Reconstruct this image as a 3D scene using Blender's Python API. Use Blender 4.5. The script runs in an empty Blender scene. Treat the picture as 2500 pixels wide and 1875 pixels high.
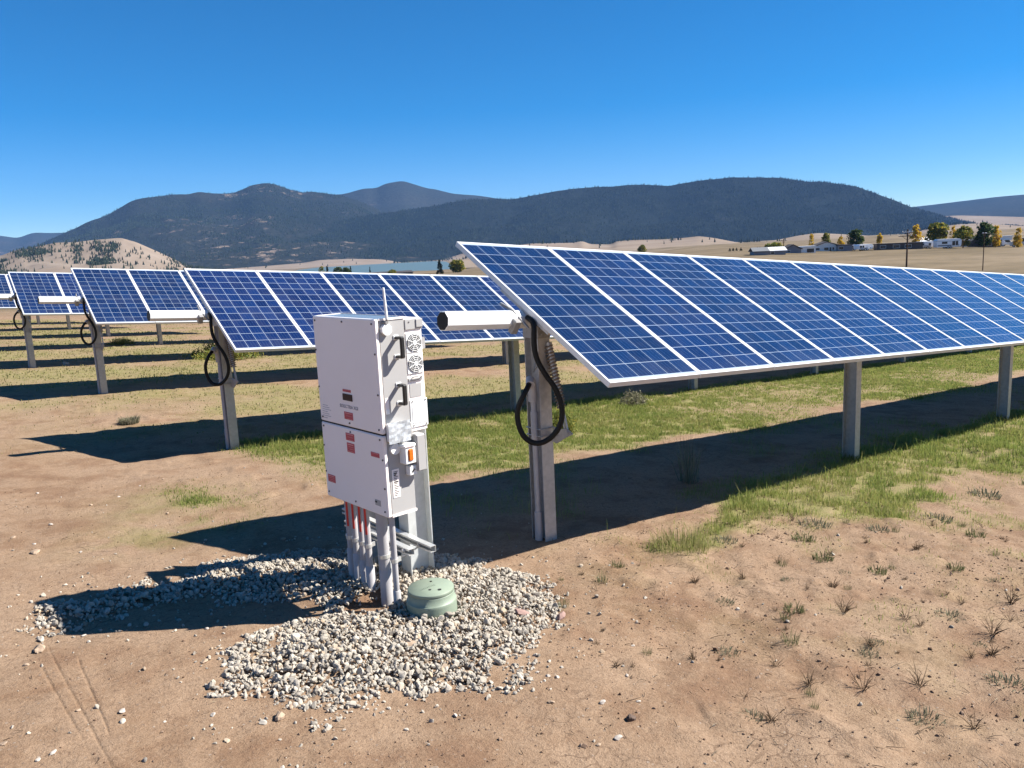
import bpy, math, random
import numpy as np
from mathutils import Vector, Matrix

random.seed(7)
rng = np.random.default_rng(11)
scene = bpy.context.scene
COL = scene.collection
R = math.radians

# ------------------------------------------------------------------ camera
CF = 1956.3
CAM = np.array([0.0, -4.453794, 0.121907])
CR = np.array([0.75973799, -0.64866711, -0.0450462])
CU = np.array([0.14081053, 0.09649644, 0.9853227])
CFW = np.array([0.63479964, 0.75493007, -0.16465117])
SX = 0.0737251          # the rows run down towards +X at this slope


def ray(px, py):
    v = CFW + CR * (px - 1250) / CF - CU * (py - 937.5) / CF
    return v / math.hypot(v[0], v[1])


def at(px, py, dist):
    return CAM + ray(px, py) * dist


cd = bpy.data.cameras.new('camera')
cam = bpy.data.objects.new('camera', cd)
COL.objects.link(cam)
cd.sensor_width = 36.0
cd.lens = CF / 2500 * 36.0
cd.clip_start = 0.05
cd.clip_end = 40000
m = Matrix(((CR[0], CU[0], -CFW[0], CAM[0]), (CR[1], CU[1], -CFW[1], CAM[1]), (CR[2], CU[2], -CFW[2], CAM[2]), (0, 0, 0, 1)))
cam.matrix_world = m
scene.camera = cam

# ------------------------------------------------------------------ noise


def _hash(ix, iy, seed):
    h = (ix.astype(np.int64) * 374761393 + iy.astype(np.int64) * 668265263 + seed * 1274126177) & 0xffffffff
    h = ((h ^ (h >> 13)) * 1274126177) & 0xffffffff
    h = h ^ (h >> 16)
    return (h & 0xffff) / 65535.0


def vnoise(x, y, seed=0):
    x = np.asarray(x, float); y = np.asarray(y, float)
    ix = np.floor(x); iy = np.floor(y)
    fx = x - ix; fy = y - iy
    fx = fx * fx * (3 - 2 * fx); fy = fy * fy * (3 - 2 * fy)
    ix = ix.astype(np.int64); iy = iy.astype(np.int64)
    a = _hash(ix, iy, seed); b = _hash(ix + 1, iy, seed)
    c = _hash(ix, iy + 1, seed); d = _hash(ix + 1, iy + 1, seed)
    return (a * (1 - fx) + b * fx) * (1 - fy) + (c * (1 - fx) + d * fx) * fy


def fbm(x, y, oct=4, seed=0):
    s = 0; a = 0.5; t = 0
    for k in range(oct):
        s = s + a * vnoise(x * 2 ** k + 17.3 * k, y * 2 ** k - 9.1 * k, seed + k); t += a; a *= 0.5
    return s / t


def sstep(a, b, x):
    t = np.clip((np.asarray(x, float) - a) / (b - a), 0, 1)
    return t * t * (3 - 2 * t)

# ------------------------------------------------------------------ objects


def tag(o, label=None, cat=None, group=None, kind=None):
    if label: o['label'] = label
    if cat: o['category'] = cat
    if group: o['group'] = group
    if kind: o['kind'] = kind
    return o


def empty(name, loc, rz=0.0):
    o = bpy.data.objects.new(name, None)
    o.empty_display_size = 0.2
    COL.objects.link(o)
    o.location = loc; o.rotation_euler = (0, 0, rz)
    return o


def link(name, me, parent=None, loc=None, mat=None):
    o = bpy.data.objects.new(name, me)
    COL.objects.link(o)
    if parent: o.parent = parent
    if loc is not None: o.location = loc
    return o


def copy_tree(o, parent=None):
    c = o.copy()
    COL.objects.link(c)
    c.parent = parent
    for ch in list(o.children):
        copy_tree(ch, c)
    return c


def arr_mesh(name, V, F, mats, smooth=False, mi=None):
    """V (n,3), F list of arrays each (m,k): triangles and / or quads"""
    me = bpy.data.meshes.new(name)
    V = np.asarray(V, np.float32)
    if isinstance(F, np.ndarray): F = [F]
    F = [f for f in F if len(f)]
    nl = sum(f.size for f in F); nf = sum(len(f) for f in F)
    me.vertices.add(len(V)); me.vertices.foreach_set('co', V.ravel())
    me.loops.add(nl); me.loops.foreach_set('vertex_index', np.concatenate([f.ravel() for f in F]).astype(np.int32))
    me.polygons.add(nf)
    ls = []; base = 0
    for f in F:
        ls.append(base + np.arange(len(f)) * f.shape[1]); base += f.size
    me.polygons.foreach_set('loop_start', np.concatenate(ls).astype(np.int32))
    if mi is not None: me.polygons.foreach_set('material_index', np.asarray(mi, np.int32))
    me.polygons.foreach_set('use_smooth', np.full(nf, smooth, bool))
    for m_ in (mats if isinstance(mats, (list, tuple)) else [mats]): me.materials.append(m_)
    me.update(calc_edges=True)
    return me


def attr(me, name, vals):
    a = me.attributes.new(name, 'FLOAT', 'POINT')
    a.data.foreach_set('value', np.asarray(vals, np.float32))


class MB:
    def __init__(s): s.v = []; s.f = []; s.sm = []

    def add(s, vs, fs, smooth=False):
        b = len(s.v)
        s.v += [tuple(map(float, p)) for p in vs]
        s.f += [tuple(i + b for i in f) for f in fs]; s.sm += [smooth] * len(fs)
        return s

    def box(s, c, size, rot=None, bev=0.0):
        hx, hy, hz = [k / 2 for k in size]
        if bev > 0:
            b = min(bev, hx * .9, hy * .9, hz * .9)
            pts = []
            for sx in (-1, 1):
                for sy in (-1, 1):
                    for sz in (-1, 1):
                        pts += [(sx * (hx - b), sy * (hy - b), sz * hz), (sx * (hx - b), sy * hy, sz * (hz - b)), (sx * hx, sy * (hy - b), sz * (hz - b))]
            def ix(sx, sy, sz, k): return ((sx > 0) * 4 + (sy > 0) * 2 + (sz > 0)) * 3 + k
            fs = []
            for z in (-1, 1): fs.append([ix(-1, -1, z, 0), ix(1, -1, z, 0), ix(1, 1, z, 0), ix(-1, 1, z, 0)][::z])
            for y in (-1, 1): fs.append([ix(-1, y, -1, 1), ix(1, y, -1, 1), ix(1, y, 1, 1), ix(-1, y, 1, 1)][::-y])
            for x in (-1, 1): fs.append([ix(x, -1, -1, 2), ix(x, 1, -1, 2), ix(x, 1, 1, 2), ix(x, -1, 1, 2)][::x])
            for x in (-1, 1):
                for y in (-1, 1): fs.append([ix(x, y, -1, 1), ix(x, y, -1, 2), ix(x, y, 1, 2), ix(x, y, 1, 1)][::-x * y])
            for x in (-1, 1):
                for z in (-1, 1): fs.append([ix(x, -1, z, 0), ix(x, -1, z, 2), ix(x, 1, z, 2), ix(x, 1, z, 0)][::x * z])
            for y in (-1, 1):
                for z in (-1, 1): fs.append([ix(-1, y, z, 0), ix(-1, y, z, 1), ix(1, y, z, 1), ix(1, y, z, 0)][::-y * z])
            for x in (-1, 1):
                for y in (-1, 1):
                    for z in (-1, 1): fs.append([ix(x, y, z, 0), ix(x, y, z, 1), ix(x, y, z, 2)][::-x * y * z])
        else:
            pts = [(sx * hx, sy * hy, sz * hz) for sx in (-1, 1) for sy in (-1, 1) for sz in (-1, 1)]
            fs = [(0, 1, 3, 2), (4, 6, 7, 5), (0, 4, 5, 1), (2, 3, 7, 6), (0, 2, 6, 4), (1, 5, 7, 3)]
        if rot is not None: pts = [tuple(rot @ Vector(p)) for p in pts]
        return s.add([(p[0] + c[0], p[1] + c[1], p[2] + c[2]) for p in pts], fs)

    def b2(s, lo, hi, bev=0.0):
        return s.box([(a + b) / 2 for a, b in zip(lo, hi)], [abs(b - a) for a, b in zip(lo, hi)], None, bev)

    def tube(s, pts, r, n=8, caps=True, smooth=True):
        pts = [Vector(p) for p in pts]
        rs = r if isinstance(r, (list, tuple)) else [r] * len(pts)
        up = None; rings = []
        for i, p in enumerate(pts):
            t = (pts[min(i + 1, len(pts) - 1)] - pts[max(i - 1, 0)]).normalized()
            if up is None:
                up = Vector((0, 0, 1)) if abs(t.z) < .9 else Vector((1, 0, 0))
            a = t.cross(up).normalized(); up = a.cross(t).normalized()
            rings.append([p + (a * math.cos(2 * math.pi * k / n) + up * math.sin(2 * math.pi * k / n)) * rs[i] for k in range(n)])
        vs = [q for rg in rings for q in rg]; fs = []
        for i in range(len(pts) - 1):
            for k in range(n):
                k2 = (k + 1) % n
                fs.append((i * n + k, i * n + k2, (i + 1) * n + k2, (i + 1) * n + k))
        s.add(vs, fs, smooth)
        if caps:
            s.add(rings[0], [tuple(range(n))[::-1]]); s.add(rings[-1], [tuple(range(n))])
        return s

    def cyl(s, p0, p1, r0, r1=None, n=16, smooth=True):
        return s.tube([p0, p1], [r0, r0 if r1 is None else r1], n, True, smooth)

    def lathe(s, prof, c, n=32, smooth=True):
        vs = []; fs = []
        for (r, z) in prof:
            for k in range(n):
                a = 2 * math.pi * k / n
                vs.append((c[0] + r * math.cos(a), c[1] + r * math.sin(a), c[2] + z))
        for i in range(len(prof) - 1):
            for k in range(n):
                k2 = (k + 1) % n
                fs.append((i * n + k, i * n + k2, (i + 1) * n + k2, (i + 1) * n + k))
        return s.add(vs, fs, smooth)

    def prism(s, poly, p0, axis_u, axis_v, ext):
        """extrude a 2-D outline (in the plane u, v at p0) along ext"""
        p0 = Vector(p0); u = Vector(axis_u); v = Vector(axis_v); e = Vector(ext)
        a = [p0 + u * x + v * y for x, y in poly]; n = len(a)
        b = [q + e for q in a]
        fs = [tuple(range(n))[::-1], tuple(range(n, 2 * n))] + [(k, (k + 1) % n, n + (k + 1) % n, n + k) for k in range(n)]
        return s.add(a + b, fs)

    def mesh(s, name, mat):
        me = bpy.data.meshes.new(name)
        me.from_pydata(s.v, [], s.f)
        me.polygons.foreach_set('use_smooth', s.sm)
        for m_ in (mat if isinstance(mat, (list, tuple)) else [mat]): me.materials.append(m_)
        me.update()
        import bmesh
        bm = bmesh.new(); bm.from_mesh(me)
        bmesh.ops.recalc_face_normals(bm, faces=bm.faces)
        bm.to_mesh(me); bm.free()
        return me

    def build(s, name, mat, parent=None, loc=None):
        return link(name, s.mesh(name, mat), parent, loc)

# ------------------------------------------------------------------ materials


def new_mat(name):
    mt = bpy.data.materials.new(name)
    mt.use_nodes = True
    nt = mt.node_tree
    return mt, nt, nt.nodes['Principled BSDF']


def N(nt, typ, **kw):
    n = nt.nodes.new(typ)
    for k, v in kw.items():
        if k.startswith('i_'): n.inputs[k[2:].replace('_', ' ')].default_value = v
        else: setattr(n, k, v)
    return n


def ramp(nt, fac, stops):
    n = nt.nodes.new('ShaderNodeValToRGB')
    e = n.color_ramp.elements
    while len(e) < len(stops): e.new(0.5)
    for i, (p, c) in enumerate(stops):
        e[i].position = p; e[i].color = (*c, 1) if len(c) == 3 else c
    if fac is not None: nt.links.new(fac, n.inputs[0])
    return n.outputs[0]


def mathn(nt, op, a, b=None, clamp=False):
    n = nt.nodes.new('ShaderNodeMath'); n.operation = op; n.use_clamp = clamp
    for i, x in enumerate((a, b)):
        if x is None: continue
        if isinstance(x, (int, float)): n.inputs[i].default_value = x
        else: nt.links.new(x, n.inputs[i])
    return n.outputs[0]


def mixc(nt, fac, a, b):
    n = nt.nodes.new('ShaderNodeMix'); n.data_type = 'RGBA'
    for idx, x in ((0, fac), (6, a), (7, b)):
        if isinstance(x, (int, float)): n.inputs[idx].default_value = x
        elif isinstance(x, tuple): n.inputs[idx].default_value = (*x, 1) if len(x) == 3 else x
        else: nt.links.new(x, n.inputs[idx])
    return n.outputs[2]


def noise(nt, vec, scale, detail=4, rough=.55):
    n = N(nt, 'ShaderNodeTexNoise'); n.inputs['Scale'].default_value = scale
    n.inputs['Detail'].default_value = detail; n.inputs['Roughness'].default_value = rough
    if vec is not None: nt.links.new(vec, n.inputs['Vector'])
    return n.outputs['Fac']


def simple(name, col, rough=.6, metal=0.0, spec=.5, var=0.0, vscale=8.0, bump=0.0, bscale=60.0):
    mt, nt, bs = new_mat(name)
    bs.inputs['Base Color'].default_value = (*col, 1)
    bs.inputs['Roughness'].default_value = rough; bs.inputs['Metallic'].default_value = metal
    bs.inputs['Specular IOR Level'].default_value = spec
    if var > 0 or bump > 0:
        tc = N(nt, 'ShaderNodeTexCoord').outputs['Object']
    if var > 0:
        f = noise(nt, tc, vscale, 5)
        a = tuple(c * (1 - var) for c in col); b = tuple(min(1, c * (1 + var)) for c in col)
        nt.links.new(ramp(nt, f, [(.3, a), (.7, b)]), bs.inputs['Base Color'])
    if bump > 0:
        bn = N(nt, 'ShaderNodeBump'); bn.inputs['Strength'].default_value = bump; bn.inputs['Distance'].default_value = .01
        nt.links.new(noise(nt, tc, bscale, 4), bn.inputs['Height']); nt.links.new(bn.outputs[0], bs.inputs['Normal'])
    return mt


def scaled(nt, sock, k):
    n = nt.nodes.new('ShaderNodeVectorMath'); n.operation = 'SCALE'; n.inputs['Scale'].default_value = k
    nt.links.new(sock, n.inputs[0])
    return n.outputs[0]


KA = .72


def foliage(name, stops, rough=.6, trans=.0, patch=0.0):
    """colour varies from leaf clump to leaf clump (one random value per loose piece)"""
    mt, nt, bs = new_mat(name)
    g = N(nt, 'ShaderNodeNewGeometry')
    fac = g.outputs['Random Per Island']
    if patch > 0:
        pn = noise(nt, g.outputs['Position'], 1.1, 4, .65)
        pn = mathn(nt, 'MULTIPLY', mathn(nt, 'SUBTRACT', pn, .5), 2.2 * patch)
        fac = mathn(nt, 'ADD', mathn(nt, 'ADD', mathn(nt, 'MULTIPLY', fac, 1 - patch), patch * .5), pn, True)
    nt.links.new(ramp(nt, fac, [(p, tuple(c * KA for c in col)) for p, col in stops]), bs.inputs['Base Color'])
    bs.inputs['Roughness'].default_value = rough; bs.inputs['Specular IOR Level'].default_value = .15
    if trans > 0:
        rp = bs.inputs['Base Color'].links[0].from_socket
        tb = N(nt, 'ShaderNodeBsdfTranslucent'); nt.links.new(rp, tb.inputs['Color'])
        mx = N(nt, 'ShaderNodeMixShader'); mx.inputs[0].default_value = trans
        nt.links.new(bs.outputs[0], mx.inputs[1]); nt.links.new(tb.outputs[0], mx.inputs[2])
        nt.links.new(mx.outputs[0], nt.nodes['Material Output'].inputs['Surface'])
    return mt


M = {}
M['galv'] = simple('galvanised_steel', (.41, .40, .39), .42, .35, .5, .13, 26)
M['galv_light'] = simple('sunlit_galvanised_steel', (.56, .575, .565), .42, .3, .5, .08, 26)  # lighter copy of the galvanised steel, sunlight put into its colour
M['galv_dark'] = simple('dark_galvanised_steel', (.28, .27, .26), .5, .3, .5, .15, 20)
M['zinc'] = simple('bright_zinc', (.62, .62, .60), .35, .55, .5, .08, 30)
M['alu'] = simple('aluminium_frame', (.60, .60, .60), .4, .15, .5, .03, 5)
M['tube'] = simple('torque_tube_steel', (.74, .74, .73), .45, .2, .5, .06, 9)
M['black'] = simple('black_rubber_and_bore_shade', (.006, .006, .006), .55, 0, .25)  # rubber, and the painted shade in the open tube ends
M['black_gloss'] = simple('black_plastic', (.015, .015, .016), .3, 0, .5)
M['backsheet'] = simple('white_backsheet', (.55, .55, .55), .7)
M['box_white'] = simple('powder_coat_white', (.90, .82, .77), .45, 0, .4, .02, 3, .04, 400)
M['box_grey'] = simple('powder_coat_grey', (.38, .37, .36), .42, 0, .4, .03, 4, .04, 400)
M['box_top'] = simple('smooth_grey_lid', (.20, .24, .28), .25, .2, .6, .05, 5)
M['white'] = simple('white_plastic', (.82, .82, .80), .35, 0, .5)
M['seam'] = simple('dark_gap', (.02, .02, .022), .8)
M['red'] = simple('red_label', (.50, .075, .09), .5, 0, .3, .06, 60)
M['red_pale'] = simple('pale_red_print', (.72, .30, .30), .5, 0, .3)
M['redtape'] = simple('orange_red_tape', (.62, .05, .035), .45, 0, .3)
M['display'] = simple('dark_display', (.035, .017, .016), .5, 0, .2)
M['screw'] = simple('screw_steel', (.10, .09, .085), .4, .5)
M['print'] = simple('grey_print', (.33, .31, .32), .6)
M['ink'] = simple('black_print', (.03, .03, .03), .6)
M['amber'] = simple('amber_lens', (.55, .13, .010), .18, 0, .6, .3, 60)
M['fan_dark'] = simple('fan_opening', (.10, .10, .105), .7)
M['pvc'] = simple('grey_pvc', (.38, .365, .37), .45, 0, .45, .07, 12)
M['green_box'] = simple('green_polymer', (.215, .26, .195), .5, 0, .4, .08, 14, .1, 120)
M['hole'] = simple('dark_hole', (.01, .01, .01), .9)
M['film'] = simple('crumpled_clear_film', (.42, .44, .46), .25, 0, .5, .45, 26, .12, 30)
M['rust'] = simple('dull_spring_steel', (.20, .155, .12), .6, .4, .4, .2, 40)
M['wood'] = simple('weathered_pole_wood', (.085, .052, .035), .85, 0, .2, .2, 3)
# ------------------------------------------------------------------ terrain
YAW = math.atan2(CFW[0], CFW[1])
OFFY = np.array([-60, -3, 0, 5.84, 11.9, 17.8, 24, 60.])
OFFZ = np.array([-1.90, -1.885, -1.870, -2.0, -1.915, -1.89, -1.90, -1.90])
TAB_R = np.log(np.array([45, 90, 150, 250, 450, 800, 1200, 2500, 7000.]))
TAB_X = [-500, 300, 700, 1100, 1400, 1800, 2100, 2500, 3100]
TAB_Z = np.array([
    [-2.2, -3.0, -4.5, -7.5, -13, -19, -24, -24, -24],
    [-2.2, -3.0, -4.5, -7.5, -13, -19, -24, -24, -24],
    [-2.6, -3.4, -4.8, -7.5, -12, -18, -24, -24, -24],
    [-3.2, -4.0, -4.9, -6.6, -10, -16, -24, -24, -24],
    [-4.0, -4.8, -5.4, -6.0, -7.0, -8.0, -9, -10, -10],
    [-4.8, -5.5, -5.2, -3.35, -3.6, -4.0, -5, -8, -8],
    [-5.0, -6.0, -6.1, -4.45, -4.6, -4.0, -4, -6, -6],
    [-5.3, -6.3, -6.7, -5.45, -5.2, -3.5, -3, -4, -4],
    [-5.5, -6.5, -6.9, -6.0, -5.2, -3.5, -3, -4, -4.]])
TAB_A = np.array([YAW + math.atan((x - 1235) / CF) for x in TAB_X])

GRAVEL = np.array([(1.24, -0.69), (1.48, -0.3), (1.99, -0.07), (1.91, 0.16), (1.38, 0.6), (0.72, 0.58), (0.66, 1.03), (0.8, 1.15), (1.3, 1.06),
                   (1.97, 1.25), (2.56, 1.15), (3.01, 0.34), (3.27, 0.06), (3.42, -0.5), (3.25, -1.08), (2.91, -1.26), (2.57, -1.5),
                   (2.27, -1.48), (1.99, -1.35), (1.64, -1.36), (1.47, -1.12)])
GRASS_A = np.array([(4.56, -0.64), (5.14, -0.40), (7.35, 0.05), (8.98, 0.05), (15.4, 0.25), (26, .3), (26, -2.4), (15.4, -2.3), (11.6, -2.1), (10.13, -1.43), (9.67, -1.08),
                    (8.74, -1.09), (7.94, -1.21), (6.88, -1.19), (6.5, -0.72), (5.65, -0.84), (5.06, -1.04), (4.73, -0.9)])


def sdist(poly, x, y):
    """signed distance to a polygon, positive inside"""
    x = np.asarray(x, float); y = np.asarray(y, float)
    d = np.full(x.shape, 1e9); ins = np.zeros(x.shape, bool)
    n = len(poly)
    for i in range(n):
        ax, ay = poly[i]; bx, by = poly[(i + 1) % n]
        ex, ey = bx - ax, by - ay
        t = np.clip(((x - ax) * ex + (y - ay) * ey) / (ex * ex + ey * ey), 0, 1)
        d = np.minimum(d, np.hypot(x - ax - t * ex, y - ay - t * ey))
        c = ((ay > y) != (by > y)) & (x < (bx - ax) * (y - ay) / (by - ay + 1e-12) + ax)
        ins ^= c
    return np.where(ins, d, -d)


def bare_spot(x, y):
    return np.exp(-(((x - 2.27) / .20) ** 2 + ((y + .30) / .17) ** 2) ** 2) + .9 * np.exp(-(((x - 1.72) / .10) ** 2 + ((y - .22) / .05) ** 2) ** 2)


TRACKS = [((.59, .30), (.58, -1.3)), ((.665, .42), (.62, -1.3)), ((.76, .15), (.69, -.75))]


def ground_z(x, y, fine=True):
    x = np.asarray(x, float); y = np.asarray(y, float)
    dx = x - CAM[0]; dy = y - CAM[1]
    r = np.hypot(dx, dy); a = np.arctan2(dx, dy)
    xs = 55 * np.tanh(x / 55)
    z = np.interp(y, OFFY, OFFZ) - SX * xs
    # far table
    aa = np.clip((a - YAW + math.pi) % (2 * math.pi) - math.pi + YAW, TAB_A[0], TAB_A[-1])
    ia = np.interp(aa, TAB_A, np.arange(len(TAB_A))); ir = np.interp(np.log(np.maximum(r, 1)), TAB_R, np.arange(len(TAB_R)))
    i0 = np.clip(ia.astype(int), 0, len(TAB_A) - 2); j0 = np.clip(ir.astype(int), 0, len(TAB_R) - 2)
    fa = ia - i0; fr = ir - j0
    fa = fa * fa * (3 - 2 * fa)
    zf = (TAB_Z[i0, j0] * (1 - fa) + TAB_Z[i0 + 1, j0] * fa) * (1 - fr) + (TAB_Z[i0, j0 + 1] * (1 - fa) + TAB_Z[i0 + 1, j0 + 1] * fa) * fr
    w = sstep(45, 95, r)
    z = z * (1 - w) + zf * w
    z = z + w * (fbm(x / 40, y / 40, 3, 5) - .5) * np.clip(r / 400, .3, 3)
    if fine:
        near = 1 - sstep(25, 60, r)
        z = z + near * ((fbm(x / 1.9, y / 1.9, 3, 21) - .5) * .075 + (fbm(x / .45, y / .45, 3, 31) - .5) * .030 + (fbm(x / .11, y / .11, 2, 41) - .5) * .011)
        rough_ = sstep(2.4, 3.4, x) * (1 - sstep(-.3, .1, y))
        z = z + near * rough_ * ((fbm(x / .36, y / .36, 3, 151) - .5) * .055 + (fbm(x / .12, y / .12, 2, 161) - .5) * .016)
        lumps = sstep(.62, .80, fbm(x / .30 + 5, y / .30, 3, 51)) * sstep(1.5, 3.5, x)
        z = z + near * lumps * .022
        g = sdist(GRAVEL, x, y)
        z = z + .045 * sstep(0.0, .45, g) * (1 - np.clip(bare_spot(x, y), 0, 1)) * near
        for (p, q) in TRACKS:
            ex, ey = q[0] - p[0], q[1] - p[1]
            t = np.clip(((x - p[0]) * ex + (y - p[1]) * ey) / (ex * ex + ey * ey), 0, 1)
            d = np.hypot(x - p[0] - t * ex + .03 * (vnoise(y * 1.3, x, 3) - .5), y - p[1] - t * ey)
            z = z - .0055 * np.exp(-(d / .005) ** 2) * near * (.35 + .65 * sstep(.3, .6, vnoise(y * 2.2, x * 9, 77)))
    return z


def gz(x, y):
    return float(ground_z(np.array([x]), np.array([y]))[0])


def veg(x, y):
    """how green the ground is (grass cover), 0..1"""
    x = np.asarray(x, float); y = np.asarray(y, float)
    n1 = fbm(x / 1.1, y / 1.1, 3, 61); n2 = fbm(x / .35 + 3, y / .35, 3, 71); n3 = fbm(x / 3.0, y / 3.0, 2, 81)
    d = sdist(GRASS_A, x, y) + (n1 - .5) * .75 + (n2 - .5) * .35
    A = sstep(-.12, .20, d) * (.55 + .6 * n2)
    lane = sstep(3.0, 4.6, x + 1.8 * (n3 - .5) * 2 + .6 * (n1 - .5))
    yb = y + .9 * (n1 - .5) + .5 * (n2 - .5)
    B = sstep(2.2, 2.8, yb) * (1 - sstep(5.9, 6.4, y)) * lane * (.38 + .75 * sstep(.40, .62, n1 * .5 + n3 * .5) + .25 * sstep(3.4, 5.0, y) * sstep(3.0, 4.5, x))
    sh = sstep(-.1, .3, y) * (1 - sstep(2.0, 2.4, y)) * lane * .35 * sstep(.45, .65, n1)
    C = 0
    for k in range(1, 8):
        y0 = 6.0 + 5.95 * (k - 1)
        ln = sstep(1.2, 4.4, x + 3.0 * (n3 - .5) * 2 + 1.2 * (n1 - .5))
        C = C + sstep(y0 - .2, y0 + 2.0, y) * (1 - sstep(y0 + 5.6, y0 + 6.0, y)) * (.16 + .84 * ln) * sstep(.30, .62, .5 * n1 + .5 * n3) * (.62 + .3 * n2)
    E1 = np.exp(-(((x - 2.35) / .55) ** 2 + ((y - 3.35) / .55) ** 2)) * .95 * n2 * 1.5
    E2 = np.exp(-(((x - 1.95) / .65) ** 2 + ((y - 2.35) / .45) ** 2)) * .55 * sstep(.4, .6, n2)
    W = .20 * sstep(4.0, 6.0, x + .6 * y) * (1 - sstep(-.9, -.4, y)) * sstep(.5, .66, .5 * n1 + .5 * n2)
    W = W + .10 * sstep(3.1, 4.2, x) * (1 - sstep(-.2, .0, y)) * sstep(.48, .62, n2)
    v = np.clip(A + B + sh + np.clip(C, 0, .85) + E1 + E2 + W, 0, 1)
    return v * (sdist(GRAVEL, x, y) < -.04) * (1 - sstep(50, 75, np.hypot(x, y)))


# ground sheet: rings around the camera, fine inside the view
rad = np.concatenate([[.4], np.exp(np.arange(math.log(.8), math.log(2.6), .06)), np.exp(np.arange(math.log(2.6), math.log(14), .0085)), np.exp(np.arange(math.log(14), math.log(7000), .022)), [7000.]])
fine_a = np.radians(np.concatenate([np.arange(-38, -33, .17), np.arange(-33, -25, .045), np.arange(-25, 38.01, .17)])) + YAW
coarse_a = np.radians(np.arange(41, 320, 4.0)) + YAW
ang = np.concatenate([fine_a, coarse_a])
RR, AA = np.meshgrid(rad, ang, indexing='ij')
GX = CAM[0] + RR * np.sin(AA); GY = CAM[1] + RR * np.cos(AA)
GZ = ground_z(GX, GY)
nr, na = GX.shape
V = np.stack([GX.ravel(), GY.ravel(), GZ.ravel()], -1)
V = np.vstack([V, [CAM[0], CAM[1], gz(CAM[0], CAM[1])]])
ii, jj = np.meshgrid(np.arange(nr - 1), np.arange(na), indexing='ij')
j2 = (jj + 1) % na
Q = np.stack([ii * na + jj, ii * na + j2, (ii + 1) * na + j2, (ii + 1) * na + jj], -1).reshape(-1, 4)[:, ::-1]
cen = nr * na
T = np.stack([np.full(na, cen), (np.arange(na) + 1) % na, np.arange(na)], -1)[:, ::-1]


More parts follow.
